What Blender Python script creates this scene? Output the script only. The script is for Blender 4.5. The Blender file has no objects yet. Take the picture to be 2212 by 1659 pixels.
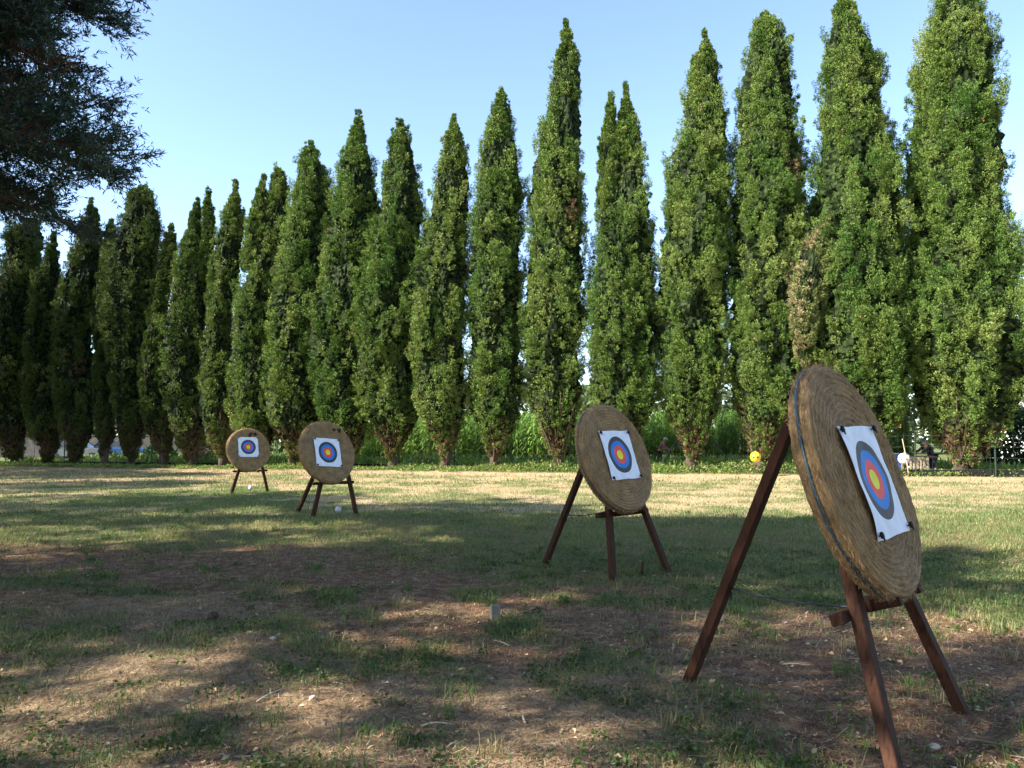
import bpy, math, random
import numpy as np
from mathutils import Vector

SC = bpy.context.scene
COL = SC.collection
PI = math.pi

# ------------------------------------------------------------------ camera maths
F, CX, CY, CAMH = 1680.0, 1106.0, 829.5, 1.5      # photo measured on a 2212 x 1659 sheet
PITCH = math.atan((952 - 829.5) / F)
FW = np.array([0, math.cos(PITCH), math.sin(PITCH)])
UP = np.array([0, -math.sin(PITCH), math.cos(PITCH)])
RT = np.array([1.0, 0, 0])
CAM = np.array([0, 0, CAMH])


def ray(x, y):
    return FW + RT * (x - CX) / F + UP * (CY - y) / F


def ground_at(x, y):
    d = ray(x, y)
    return CAM + d * (-CAMH / d[2])


def at_depth(x, y, Y):
    d = ray(x, y)
    return CAM + d * (Y / d[1])


# ------------------------------------------------------------------ sun
SUN_AZ = math.radians(68)       # sun stands behind the camera, this far round to the left
SUN_EL = math.radians(33)
SUN_DIR = np.array([-math.sin(SUN_AZ) * math.cos(SUN_EL), -math.cos(SUN_AZ) * math.cos(SUN_EL), math.sin(SUN_EL)])

# ------------------------------------------------------------------ noise


def _hash(ix, iy, iz, seed):
    h = (ix.astype(np.int64) * 374761393 + iy.astype(np.int64) * 668265263 + iz.astype(np.int64) * 1274126177 + seed * 982451653) & 0xFFFFFFFF
    h = ((h ^ (h >> 13)) * 1103515245) & 0xFFFFFFFF
    h = ((h ^ (h >> 16)) * 747796405) & 0xFFFFFFFF
    return ((h ^ (h >> 15)) & 0xFFFFFF) / float(0xFFFFFF)


def vn(x, y, z=0.0, seed=0):
    x, y, z = np.broadcast_arrays(np.asarray(x, float), np.asarray(y, float), np.asarray(z, float))
    ix, iy, iz = np.floor(x), np.floor(y), np.floor(z)
    fx, fy, fz = x - ix, y - iy, z - iz
    fx, fy, fz = [f * f * (3 - 2 * f) for f in (fx, fy, fz)]
    r = 0
    for dx in (0, 1):
        for dy in (0, 1):
            for dz in (0, 1):
                w = (fx if dx else 1 - fx) * (fy if dy else 1 - fy) * (fz if dz else 1 - fz)
                r = r + w * _hash(ix + dx, iy + dy, iz + dz, seed)
    return r


def fbm(x, y, z=0.0, seed=0, octv=3):
    a, r, s = 0.5, 0, 0
    for o in range(octv):
        r = r + a * vn(np.asarray(x) * 2 ** o, np.asarray(y) * 2 ** o, np.asarray(z) * 2 ** o, seed + o)
        s += a
        a *= 0.5
    return r / s


def sstep(a, b, x):
    t = np.clip((x - a) / (b - a), 0, 1)
    return t * t * (3 - 2 * t)


def unit(v):
    return v / np.maximum(np.linalg.norm(v, axis=-1, keepdims=True), 1e-9)


# ------------------------------------------------------------------ mesh helpers


def link(o, parent=None):
    COL.objects.link(o)
    if parent is not None:
        o.parent = parent
    return o


def tag(o, label=None, cat=None, group=None, kind=None):
    if label:
        o['label'] = label
    if cat:
        o['category'] = cat
    if group:
        o['group'] = group
    if kind:
        o['kind'] = kind
    return o


def empty(name, loc, label, cat, group=None, rz=0.0):
    o = bpy.data.objects.new(name, None)
    o.empty_display_size = 0.2
    o.location = loc
    o.rotation_euler = (0, 0, rz)
    link(o)
    return tag(o, label, cat, group)


def mesh_quads(name, P, mat, col=None, parent=None, n=4, idx=None, mats=None):
    """P: (N,n,3) separate polygons; col: (N,3) tint per polygon"""
    P = np.asarray(P, np.float32)
    N = P.shape[0]
    me = bpy.data.meshes.new(name)
    me.vertices.add(N * n)
    me.vertices.foreach_set('co', P.reshape(-1))
    me.loops.add(N * n)
    me.loops.foreach_set('vertex_index', np.arange(N * n, dtype=np.int32))
    me.polygons.add(N)
    me.polygons.foreach_set('loop_start', np.arange(0, N * n, n, dtype=np.int32))
    if idx is not None:
        me.polygons.foreach_set('material_index', np.asarray(idx, np.int32))
    me.update(calc_edges=True)
    if col is not None:
        a = me.attributes.new('tint', 'FLOAT_COLOR', 'POINT')
        c = np.ones((N * n, 4), np.float32)
        c[:, :3] = np.repeat(np.asarray(col, np.float32), n, axis=0)
        a.data.foreach_set('color', c.reshape(-1))
    for m in (mats or [mat]):
        me.materials.append(m)
    o = bpy.data.objects.new(name, me)
    return link(o, parent)


class MB:
    """collects shapes into one mesh"""

    def __init__(self):
        self.v, self.f, self.n = [], [], 0

    def add(self, verts, faces):
        verts = np.asarray(verts, float)
        self.v.append(verts)
        self.f += [tuple(int(i) + self.n for i in f) for f in faces]
        self.n += len(verts)

    def box(self, c, s, R=None, bev=0.0):
        """box with chamfered edges; s = full size"""
        h = np.asarray(s, float) / 2
        if bev <= 0:
            vs = np.array([[x, y, z] for x in (-1, 1) for y in (-1, 1) for z in (-1, 1)]) * h
            fs = [(0, 1, 3, 2), (4, 6, 7, 5), (0, 4, 5, 1), (2, 3, 7, 6), (0, 2, 6, 4), (1, 5, 7, 3)]
        else:
            b = min(bev, min(h) * 0.9)
            prof = [(-h[0] + b, -h[1]), (h[0] - b, -h[1]), (h[0], -h[1] + b), (h[0], h[1] - b), (h[0] - b, h[1]), (-h[0] + b, h[1]), (-h[0], h[1] - b), (-h[0], -h[1] + b)]
            rings = []
            for z, k in ((-h[2], b), (-h[2] + b, 0), (h[2] - b, 0), (h[2], b)):
                rings.append([(x - np.sign(x) * k, y - np.sign(y) * k, z) for x, y in prof])
            vs = np.array(rings).reshape(-1, 3)
            fs = []
            for r in range(3):
                for i in range(8):
                    j = (i + 1) % 8
                    fs.append((r * 8 + i, r * 8 + j, r * 8 + 8 + j, r * 8 + 8 + i))
            fs.append(tuple(range(7, -1, -1)))
            fs.append(tuple(range(24, 32)))
        if R is not None:
            vs = vs @ np.asarray(R).T
        self.add(vs + np.asarray(c, float), fs)

    def beam(self, a, b, w, t, ref=(0, 0, 1), bev=0.004):
        """timber from a to b, w across (ref x axis), t along ref"""
        a, b = np.asarray(a, float), np.asarray(b, float)
        z = unit(b - a)
        x = unit(np.cross(np.asarray(ref, float), z))
        y = np.cross(z, x)
        R = np.stack([x, y, z], 1)
        self.box((a + b) / 2, (w, t, np.linalg.norm(b - a)), R, bev)

    def tube(self, pts, rad, k=8, cap=True):
        pts = np.asarray(pts, float)
        rad = np.broadcast_to(np.asarray(rad, float), (len(pts),))
        t = unit(np.gradient(pts, axis=0))
        ref = np.array([0.31, 0.17, 0.93]) if abs(t[0][2]) < 0.8 else np.array([1.0, 0.1, 0.05])
        x = unit(np.cross(ref, t))
        y = np.cross(t, x)
        a = np.linspace(0, 2 * PI, k, endpoint=False)
        vs = pts[:, None] + rad[:, None, None] * (np.cos(a)[None, :, None] * x[:, None] + np.sin(a)[None, :, None] * y[:, None])
        m = len(pts)
        fs = []
        for i in range(m - 1):
            for j in range(k):
                j2 = (j + 1) % k
                fs.append((i * k + j, i * k + j2, i * k + k + j2, i * k + k + j))
        if cap:
            fs.append(tuple(range(k - 1, -1, -1)))
            fs.append(tuple(range((m - 1) * k, m * k)))
        self.add(vs.reshape(-1, 3), fs)

    def lathe(self, prof, k=24, c=(0, 0, 0), R=None, sq=None):
        prof = np.asarray(prof, float)
        a = np.linspace(0, 2 * PI, k, endpoint=False)
        vs = np.stack([prof[:, 0][:, None] * np.cos(a), prof[:, 0][:, None] * np.sin(a), np.repeat(prof[:, 1][:, None], k, 1)], -1).reshape(-1, 3)
        if R is not None:
            vs = vs @ np.asarray(R).T
        m = len(prof)
        fs = []
        for i in range(m - 1):
            for j in range(k):
                j2 = (j + 1) % k
                fs.append((i * k + j, i * k + j2, i * k + k + j2, i * k + k + j))
        fs.append(tuple(range(k - 1, -1, -1)))
        fs.append(tuple(range((m - 1) * k, m * k)))
        self.add(vs + np.asarray(c, float), fs)

    def blob(self, c, r, seed=0, amp=0.2, nu=14, nv=9, R=None):
        a = np.linspace(0, 2 * PI, nu, endpoint=False)
        b = np.linspace(0.02, PI - 0.02, nv)
        A, B = np.meshgrid(a, b)
        d = np.stack([np.cos(A) * np.sin(B), np.sin(A) * np.sin(B), np.cos(B)], -1)
        k = 1 + amp * (fbm(d[..., 0] * 1.7 + 5, d[..., 1] * 1.7 + 5, d[..., 2] * 1.7 + 5, seed) - 0.5) * 2
        vs = (d * k[..., None]).reshape(-1, 3) * np.asarray(r, float)
        if R is not None:
            vs = vs @ np.asarray(R).T
        fs = []
        for i in range(nv - 1):
            for j in range(nu):
                j2 = (j + 1) % nu
                fs.append((i * nu + j, i * nu + nu + j, i * nu + nu + j2, i * nu + j2))
        fs.append(tuple(range(nu)))
        fs.append(tuple(range((nv - 1) * nu + nu - 1, (nv - 1) * nu - 1, -1)))
        self.add(vs + np.asarray(c, float), fs)

    def build(self, name, mat, parent=None, smooth=False):
        me = bpy.data.meshes.new(name)
        me.from_pydata(np.concatenate(self.v).tolist(), [], self.f)
        me.materials.append(mat)
        if smooth:
            me.polygons.foreach_set('use_smooth', np.ones(len(me.polygons), bool))
        me.update()
        return link(bpy.data.objects.new(name, me), parent)


def quad_strip(pts, side, w):
    """ribbon quads along pts (M,K,3) with side vectors (M,3) and widths w (M,K)"""
    a = pts - side[:, None] * w[..., None] / 2
    b = pts + side[:, None] * w[..., None] / 2
    return np.stack([a[:, :-1], b[:, :-1], b[:, 1:], a[:, 1:]], 2).reshape(-1, 4, 3)


def diamonds(b, d, L, W, rng, k=0.42):
    s = unit(np.cross(d, rng.normal(size=d.shape)))
    L = np.asarray(L)[:, None]
    W = np.asarray(W)[:, None] / 2
    m = b + d * L * k
    return np.stack([b, m + s * W, b + d * L, m - s * W], 1)


# ------------------------------------------------------------------ materials


def nmat(name):
    m = bpy.data.materials.new(name)
    m.use_nodes = True
    nt = m.node_tree
    nt.nodes.clear()
    out = nt.nodes.new('ShaderNodeOutputMaterial')
    return m, nt, out


def N(nt, t, **kw):
    n = nt.nodes.new(t)
    for k, v in kw.items():
        if hasattr(n, k):
            setattr(n, k, v)
        else:
            n.inputs[k.replace('_', ' ')].default_value = v
    return n


def mix_rgb(nt, fac, a, b, mode='MIX'):
    n = nt.nodes.new('ShaderNodeMix')
    n.data_type = 'RGBA'
    n.blend_type = mode
    for sock, v in ((0, fac), (6, a), (7, b)):
        if isinstance(v, bpy.types.NodeSocket):
            nt.links.new(v, n.inputs[sock])
        elif sock == 0:
            n.inputs[0].default_value = v
        else:
            n.inputs[sock].default_value = (*v[:3], 1)
    return n.outputs[2]


def ramp(nt, src, stops):
    n = nt.nodes.new('ShaderNodeValToRGB')
    el = n.color_ramp.elements
    while len(el) < len(stops):
        el.new(0.5)
    for e, (p, c) in zip(el, stops):
        e.position = p
        e.color = (*c, 1) if not isinstance(c, (int, float)) else (c, c, c, 1)
    nt.links.new(src, n.inputs[0])
    return n.outputs[0]


def foliage_mat(name, transl=0.25, rough=0.6, gain=1.0, spec=0.25):
    m, nt, out = nmat(name)
    a = N(nt, 'ShaderNodeAttribute', attribute_name='tint')
    c = a.outputs[0]
    p = N(nt, 'ShaderNodeBsdfPrincipled')
    p.inputs['Roughness'].default_value = rough
    p.inputs['Specular IOR Level'].default_value = spec
    nt.links.new(c, p.inputs['Base Color'])
    if transl > 0:
        t = N(nt, 'ShaderNodeBsdfTranslucent')
        nt.links.new(mix_rgb(nt, 1.0, c, (1.15, 1.2, 0.7), 'MULTIPLY'), t.inputs['Color'])
        x = N(nt, 'ShaderNodeMixShader')
        x.inputs[0].default_value = transl
        nt.links.new(p.outputs[0], x.inputs[1])
        nt.links.new(t.outputs[0], x.inputs[2])
        nt.links.new(x.outputs[0], out.inputs[0])
    else:
        nt.links.new(p.outputs[0], out.inputs[0])
    return m


def noisy_mat(name, c1, c2, scale=8.0, rough=0.7, bump=0.0, stretch=(1, 1, 1), c3=None, spec=0.3, metal=0.0, detail=6):
    m, nt, out = nmat(name)
    tc = N(nt, 'ShaderNodeTexCoord')
    mp = N(nt, 'ShaderNodeMapping')
    mp.inputs['Scale'].default_value = stretch
    nt.links.new(tc.outputs['Object'], mp.inputs[0])
    nz = N(nt, 'ShaderNodeTexNoise')
    nz.inputs['Scale'].default_value = scale
    nz.inputs['Detail'].default_value = detail
    nz.inputs['Roughness'].default_value = 0.65
    nt.links.new(mp.outputs[0], nz.inputs['Vector'])
    stops = [(0.32, c1), (0.68, c2)] if c3 is None else [(0.3, c1), (0.52, c2), (0.7, c3)]
    c = ramp(nt, nz.outputs[0], stops)
    p = N(nt, 'ShaderNodeBsdfPrincipled')
    p.inputs['Roughness'].default_value = rough
    p.inputs['Specular IOR Level'].default_value = spec
    p.inputs['Metallic'].default_value = metal
    nt.links.new(c, p.inputs['Base Color'])
    if bump > 0:
        b = N(nt, 'ShaderNodeBump')
        b.inputs['Strength'].default_value = bump
        b.inputs['Distance'].default_value = 0.01
        nt.links.new(nz.outputs[0], b.inputs['Height'])
        nt.links.new(b.outputs[0], p.inputs['Normal'])
    nt.links.new(p.outputs[0], out.inputs[0])
    return m


M = {}
M['cypress'] = foliage_mat('cypress_foliage', 0.08, 0.7, spec=0.08)
M['core'] = noisy_mat('cypress_inner_twigs', (0.005, 0.007, 0.003), (0.013, 0.014, 0.007), 3.0, 0.9, 0, (1, 1, 0.25))
M['bark'] = noisy_mat('bark', (0.030, 0.021, 0.015), (0.092, 0.064, 0.045), 9.0, 0.9, 0.8, (1, 1, 0.12))
M['needle'] = foliage_mat('conifer_needles', 0.12, 0.5)
M['leaf'] = foliage_mat('broad_leaves', 0.42, 0.45)
M['grass'] = foliage_mat('grass_blades', 0.30, 0.6)
M['straw_fibre'] = foliage_mat('straw_fibres', 0.1, 0.65)
M['litter'] = foliage_mat('plant_litter', 0.05, 0.8)
M['wood'] = noisy_mat('stained_timber', (0.008, 0.0042, 0.003), (0.050, 0.021, 0.012), 7.0, 0.75, 0.5, (6, 6, 0.35), spec=0.12, c3=(0.028, 0.012, 0.0075))
M['palewood'] = noisy_mat('pale_timber', (0.30, 0.22, 0.14), (0.5, 0.40, 0.28), 6.0, 0.8, 0.3, (1, 5, 5))
M['darkwood'] = noisy_mat('weathered_timber', (0.10, 0.07, 0.05), (0.24, 0.18, 0.13), 6.0, 0.8, 0.3, (1, 5, 5))
M['rope'] = noisy_mat('dark_cord', (0.012, 0.012, 0.016), (0.03, 0.03, 0.04), 60, 0.6)
M['nail'] = noisy_mat('black_peg', (0.008, 0.008, 0.009), (0.02, 0.02, 0.02), 30, 0.8, spec=0.1)
M['strap'] = noisy_mat('blue_strap', (0.010, 0.032, 0.050), (0.028, 0.07, 0.10), 14, 0.3, 0.2, spec=0.5)
M['post'] = noisy_mat('green_painted_steel', (0.012, 0.022, 0.016), (0.022, 0.035, 0.026), 15, 0.5)
M['wire'] = noisy_mat('fence_wire', (0.05, 0.06, 0.05), (0.10, 0.11, 0.095), 20, 0.7, spec=0.1)
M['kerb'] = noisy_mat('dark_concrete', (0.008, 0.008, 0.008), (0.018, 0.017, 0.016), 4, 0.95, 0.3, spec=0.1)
M['stone'] = noisy_mat('stone', (0.20, 0.17, 0.14), (0.38, 0.34, 0.29), 12, 0.9, 0.5)
M['dullstone'] = noisy_mat('dull_stone', (0.10, 0.088, 0.07), (0.19, 0.17, 0.14), 12, 0.9, 0.5)
M['darkwall'] = noisy_mat('old_grey_wall', (0.035, 0.034, 0.032), (0.075, 0.07, 0.065), 2, 0.9, 0.3)
M['cone'] = noisy_mat('cone_scales', (0.03, 0.018, 0.012), (0.10, 0.06, 0.035), 40, 0.8, 0.6)
M['white'] = noisy_mat('white_plastic', (0.40, 0.40, 0.42), (0.5, 0.5, 0.52), 12, 0.4)
M['render'] = noisy_mat('white_render', (0.72, 0.71, 0.68), (0.82, 0.81, 0.79), 1.5, 0.9, 0.1)
M['tile'] = noisy_mat('clay_tiles', (0.24, 0.10, 0.06), (0.40, 0.19, 0.12), 5, 0.8, 0.3, (1, 4, 1))
M['glass'] = noisy_mat('dark_glass', (0.03, 0.04, 0.05), (0.05, 0.06, 0.07), 2, 0.1, spec=0.5)
M['yellow'] = noisy_mat('yellow_vinyl', (0.75, 0.42, 0.02), (0.82, 0.50, 0.03), 3, 0.3, spec=0.5)
M['whitevinyl'] = noisy_mat('white_vinyl', (0.52, 0.50, 0.50), (0.6, 0.58, 0.57), 3, 0.3, spec=0.5)
M['orange'] = noisy_mat('orange_print', (0.7, 0.22, 0.03), (0.78, 0.30, 0.05), 3, 0.4)
M['black'] = noisy_mat('black_print', (0.015, 0.015, 0.015), (0.03, 0.03, 0.03), 3, 0.4)
M['bluedrum'] = noisy_mat('blue_plastic', (0.015, 0.09, 0.38), (0.03, 0.14, 0.5), 3, 0.35, spec=0.5)
M['skin'] = noisy_mat('skin', (0.42, 0.23, 0.16), (0.5, 0.29, 0.21), 8, 0.5)
M['pinkcloth'] = noisy_mat('faded_red_cloth', (0.30, 0.09, 0.09), (0.40, 0.15, 0.14), 12, 0.9)
M['greencloth'] = noisy_mat('dark_green_cloth', (0.03, 0.04, 0.025), (0.06, 0.07, 0.045), 12, 0.9)
M['navycloth'] = noisy_mat('navy_cloth', (0.010, 0.013, 0.03), (0.02, 0.025, 0.05), 12, 0.9)
M['bluecloth'] = noisy_mat('blue_cloth', (0.03, 0.09, 0.30), (0.06, 0.15, 0.4), 12, 0.9)
M['greyhair'] = noisy_mat('pale_straw_hat', (0.50, 0.46, 0.38), (0.66, 0.62, 0.54), 30, 0.9)
M['tyre'] = noisy_mat('tyre_rubber', (0.015, 0.015, 0.015), (0.03, 0.03, 0.03), 10, 0.8)
M['carblue'] = noisy_mat('blue_car_paint', (0.03, 0.07, 0.18), (0.04, 0.09, 0.21), 2, 0.25, spec=0.5)
M['cargrey'] = noisy_mat('grey_car_paint', (0.10, 0.105, 0.11), (0.13, 0.135, 0.14), 2, 0.25, spec=0.5, metal=0.3)


def straw_mat():
    m, nt, out = nmat('coiled_straw')
    uv = N(nt, 'ShaderNodeUVMap', uv_map='UVMap')
    mp = N(nt, 'ShaderNodeMapping')
    mp.inputs['Scale'].default_value = (9, 160, 1)
    nt.links.new(uv.outputs[0], mp.inputs[0])
    n1 = N(nt, 'ShaderNodeTexNoise')
    n1.inputs['Scale'].default_value = 1.0
    n1.inputs['Detail'].default_value = 8
    n1.inputs['Roughness'].default_value = 0.7
    nt.links.new(mp.outputs[0], n1.inputs['Vector'])
    tc = N(nt, 'ShaderNodeTexCoord')
    n2 = N(nt, 'ShaderNodeTexNoise')
    n2.inputs['Scale'].default_value = 7.0
    n2.inputs['Detail'].default_value = 5
    nt.links.new(tc.outputs['Object'], n2.inputs['Vector'])
    a = ramp(nt, n1.outputs[0], [(0.28, (0.125, 0.068, 0.028)), (0.5, (0.28, 0.178, 0.082)), (0.74, (0.46, 0.315, 0.16))])
    b = ramp(nt, n2.outputs[0], [(0.35, 0.62), (0.65, 1.05)])
    c = mix_rgb(nt, 1.0, a, b, 'MULTIPLY')
    p = N(nt, 'ShaderNodeBsdfPrincipled')
    p.inputs['Roughness'].default_value = 0.8
    p.inputs['Specular IOR Level'].default_value = 0.2
    nt.links.new(c, p.inputs['Base Color'])
    bp = N(nt, 'ShaderNodeBump')
    bp.inputs['Strength'].default_value = 0.9
    bp.inputs['Distance'].default_value = 0.006
    nt.links.new(n1.outputs[0], bp.inputs['Height'])
    nt.links.new(bp.outputs[0], p.inputs['Normal'])
    nt.links.new(p.outputs[0], out.inputs[0])
    return m


M['straw'] = straw_mat()


def paper_mat():
    m, nt, out = nmat('printed_target_paper')
    uv = N(nt, 'ShaderNodeUVMap', uv_map='UVMap')       # uv in metres from the bull's eye
    ln = N(nt, 'ShaderNodeVectorMath', operation='LENGTH')
    nt.links.new(uv.outputs[0], ln.inputs[0])
    mul = N(nt, 'ShaderNodeMath', operation='MULTIPLY')
    mul.inputs[1].default_value = 1 / 0.25
    nt.links.new(ln.outputs['Value'], mul.inputs[0])
    rs = 0.212 / 0.25
    W_, K_, B_, R_, Y_ = (0.72, 0.72, 0.76), (0.046, 0.042, 0.042), (0.015, 0.17, 0.52), (0.74, 0.075, 0.055), (0.74, 0.66, 0.02)
    n = nt.nodes.new('ShaderNodeValToRGB')
    n.color_ramp.interpolation = 'CONSTANT'
    el = n.color_ramp.elements
    st = [(0, Y_), (0.25 * rs, R_), (0.5 * rs, B_), (0.755 * rs, K_), (rs, W_)]
    while len(el) < len(st):
        el.new(0.5)
    for e, (p_, c_) in zip(el, st):
        e.position = p_
        e.color = (*c_, 1)
    nt.links.new(mul.outputs[0], n.inputs[0])
    # arrow holes and scuffs
    vo = N(nt, 'ShaderNodeTexVoronoi')
    vo.inputs['Scale'].default_value = 15
    nt.links.new(uv.outputs[0], vo.inputs['Vector'])
    hole = ramp(nt, vo.outputs['Distance'], [(0.05, 1.0), (0.075, 0.0)])
    gate = N(nt, 'ShaderNodeSeparateColor')
    nt.links.new(vo.outputs['Color'], gate.inputs[0])
    hole = mix_rgb(nt, 1.0, hole, ramp(nt, gate.outputs[0], [(0.55, 0.0), (0.6, 1.0)]), 'MULTIPLY')
    nz = N(nt, 'ShaderNodeTexNoise')
    nz.inputs['Scale'].default_value = 9
    nz.inputs['Detail'].default_value = 8
    nt.links.new(uv.outputs[0], nz.inputs['Vector'])
    scuff = ramp(nt, nz.outputs[0], [(0.35, 0.86), (0.6, 1.0)])
    c = mix_rgb(nt, 1.0, n.outputs[0], scuff, 'MULTIPLY')
    c = mix_rgb(nt, hole, c, (0.06, 0.045, 0.03))
    p = N(nt, 'ShaderNodeBsdfPrincipled')
    p.inputs['Roughness'].default_value = 0.65
    p.inputs['Specular IOR Level'].default_value = 0.25
    nt.links.new(c, p.inputs['Base Color'])
    nt.links.new(p.outputs[0], out.inputs[0])
    return m


M['paper'] = paper_mat()

# ------------------------------------------------------------------ ground layout
ROW_A, ROW_B = ground_at(100, 1010), ground_at(2080, 1031)
ROW_D = unit((ROW_B - ROW_A)[:2])
ROW_N = np.array([-ROW_D[1], ROW_D[0]])


def row_dist(X, Y):
    """signed metres beyond the line of cypress trunks"""
    return (X - ROW_A[0]) * ROW_N[0] + (Y - ROW_A[1]) * ROW_N[1]


def gheight(X, Y):
    X, Y = np.asarray(X, float), np.asarray(Y, float)
    h = (fbm(X * 0.9, Y * 0.9, 0, 11) - 0.5) * 0.05 + (vn(X * 4.0, Y * 4.0, 0, 17) - 0.5) * 0.026
    h = h * sstep(300, 60, np.abs(Y) + np.abs(X))
    rd = row_dist(X, Y)
    h = h + 0.10 * np.exp(-(rd / 1.2) ** 2)
    return h


def cover(X, Y):
    """share of green growth and of dry straw at a spot (0..1 each)"""
    n1 = fbm(X * 0.32, Y * 0.32, 0, 3)
    n2 = fbm(X * 1.1, Y * 1.1, 0, 7)
    n3 = vn(X * 3.1, Y * 3.1, 0, 9)
    start = np.where(X > -1, 8.6 - 0.55 * X, 9.2 - 0.35 * (X + 1))
    band = sstep(-0.9, 1.1, Y - start + (n1 - 0.5) * 3) * sstep(18.5, 14.0, Y + (n1 - 0.5) * 3 - 0.12 * np.abs(X))
    left = sstep(-3, -6, X) * sstep(15.5, 18, Y) * sstep(27, 23, Y)
    g = 0.66 * band * (0.45 + 0.75 * n2) + 0.75 * left * sstep(0.35, 0.6, n2 * 0.6 + n1 * 0.4)
    fore = sstep(9.5, 8, Y + 0.3 * X)
    g = g + fore * 0.50 * sstep(0.50, 0.66, 0.5 * n2 + 0.3 * n3 + 0.25 * n1)
    far = sstep(14, 19, Y)
    g = g + far * (0.20 + 0.42 * sstep(0.42, 0.60, n2)) * sstep(1.0, 4.0, -row_dist(X, Y) - 2 + 3 * n1)
    rd = row_dist(X, Y)
    g = g + 0.8 * sstep(-1.6, -0.4, rd + (n2 - 0.5) * 1.6) + 0.6 * sstep(1, 2, rd)
    g = np.clip(g, 0, 1)
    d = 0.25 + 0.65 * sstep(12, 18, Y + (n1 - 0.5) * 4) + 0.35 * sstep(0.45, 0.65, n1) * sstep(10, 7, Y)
    d = d * (1 - 0.35 * sstep(-4, -8, X) * sstep(24, 28, Y))
    return g, np.clip(d, 0, 1)


def build_ground():
    def axis(lo, hi, step, far_lo, far_hi, k=1.22):
        a = list(np.arange(lo, hi + 1e-6, step))
        s, x = step, lo
        pre = []
        while x > far_lo:
            s *= k
            x -= s
            pre.append(x)
        s, x = step, hi
        post = []
        while x < far_hi:
            s *= k
            x += s
            post.append(x)
        return np.array(pre[::-1] + a + post)
    xs = axis(-9, 9, 0.14, -700, 700)
    ys = axis(2.5, 18, 0.14, -80, 1200, 1.05)
    X, Y = np.meshgrid(xs, ys)
    Z = gheight(X, Y)
    V = np.stack([X, Y, Z], -1).reshape(-1, 3).astype(np.float32)
    nx, ny = len(xs), len(ys)
    I = (np.arange(ny - 1)[:, None] * nx + np.arange(nx - 1)[None]).reshape(-1)
    Q = np.stack([I, I + 1, I + nx + 1, I + nx], 1).astype(np.int32)
    me = bpy.data.meshes.new('ground')
    me.vertices.add(len(V))
    me.vertices.foreach_set('co', V.reshape(-1))
    me.loops.add(Q.size)
    me.loops.foreach_set('vertex_index', Q.reshape(-1))
    me.polygons.add(len(Q))
    me.polygons.foreach_set('loop_start', np.arange(0, Q.size, 4, dtype=np.int32))
    me.polygons.foreach_set('use_smooth', np.ones(len(Q), bool))
    me.update(calc_edges=True)
    g, d = cover(V[:, 0], V[:, 1])
    c = np.ones((len(V), 4), np.float32)
    c[:, 0], c[:, 1], c[:, 2] = g, d, 0
    a = me.attributes.new('cover', 'FLOAT_COLOR', 'POINT')
    a.data.foreach_set('color', c.reshape(-1))
    m, nt, out = nmat('earth_and_turf')
    at = N(nt, 'ShaderNodeAttribute', attribute_name='cover')
    sp = N(nt, 'ShaderNodeSeparateColor')
    nt.links.new(at.outputs[0], sp.inputs[0])
    tc = N(nt, 'ShaderNodeTexCoord')

    def noise(s, det=6, r=0.65):
        n = N(nt, 'ShaderNodeTexNoise')
        n.inputs['Scale'].default_value = s
        n.inputs['Detail'].default_value = det
        n.inputs['Roughness'].default_value = r
        nt.links.new(tc.outputs['Object'], n.inputs['Vector'])
        return n.outputs[0]
    nf, nm, nc = noise(38, 7, 0.75), noise(7, 6), noise(1.3, 4)
    soil = ramp(nt, nm, [(0.3, (0.105, 0.056, 0.032)), (0.55, (0.20, 0.106, 0.062)), (0.75, (0.29, 0.18, 0.108))])
    speck = ramp(nt, nf, [(0.3, 0.40), (0.5, 0.95), (0.72, 1.7)])
    soil = mix_rgb(nt, 1.0, soil, speck, 'MULTIPLY')
    straw = ramp(nt, nf, [(0.3, (0.23, 0.16, 0.09)), (0.55, (0.41, 0.31, 0.185)), (0.75, (0.54, 0.42, 0.265))])
    green = ramp(nt, nf, [(0.3, (0.060, 0.078, 0.026)), (0.55, (0.125, 0.152, 0.054)), (0.75, (0.21, 0.225, 0.10))])

    def masked(val, n, w):
        s = N(nt, 'ShaderNodeMath', operation='ADD')
        nt.links.new(val, s.inputs[0])
        k = N(nt, 'ShaderNodeMath', operation='MULTIPLY_ADD')
        nt.links.new(n, k.inputs[0])
        k.inputs[1].default_value = w
        k.inputs[2].default_value = -w / 2
        nt.links.new(k.outputs[0], s.inputs[1])
        return ramp(nt, s.outputs[0], [(0.25, 0.0), (0.75, 1.0)])
    c1 = mix_rgb(nt, masked(sp.outputs[1], nm, 1.3), soil, straw)
    c2 = mix_rgb(nt, masked(sp.outputs[0], nm, 0.9), c1, green)
    c2 = mix_rgb(nt, 1.0, c2, ramp(nt, nc, [(0.3, 0.85), (0.7, 1.1)]), 'MULTIPLY')
    p = N(nt, 'ShaderNodeBsdfPrincipled')
    p.inputs['Roughness'].default_value = 0.95
    p.inputs['Specular IOR Level'].default_value = 0.1
    nt.links.new(c2, p.inputs['Base Color'])
    b = N(nt, 'ShaderNodeBump')
    b.inputs['Strength'].default_value = 1.0
    b.inputs['Distance'].default_value = 0.03
    nt.links.new(nf, b.inputs['Height'])
    nt.links.new(b.outputs[0], p.inputs['Normal'])
    nt.links.new(p.outputs[0], out.inputs[0])
    me.materials.append(m)
    o = link(bpy.data.objects.new('ground', me))
    o['kind'] = 'structure'


def scatter(n, y0, y1, rng, margin=1.3, power=1.0):
    """points on the ground inside the view wedge, nearer ones denser with power > 1"""
    t = rng.random(n) ** power
    Y = y0 + (y1 - y0) * t
    X = (rng.random(n) * 2 - 1) * (0.68 * Y + margin)
    return X, Y


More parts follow.
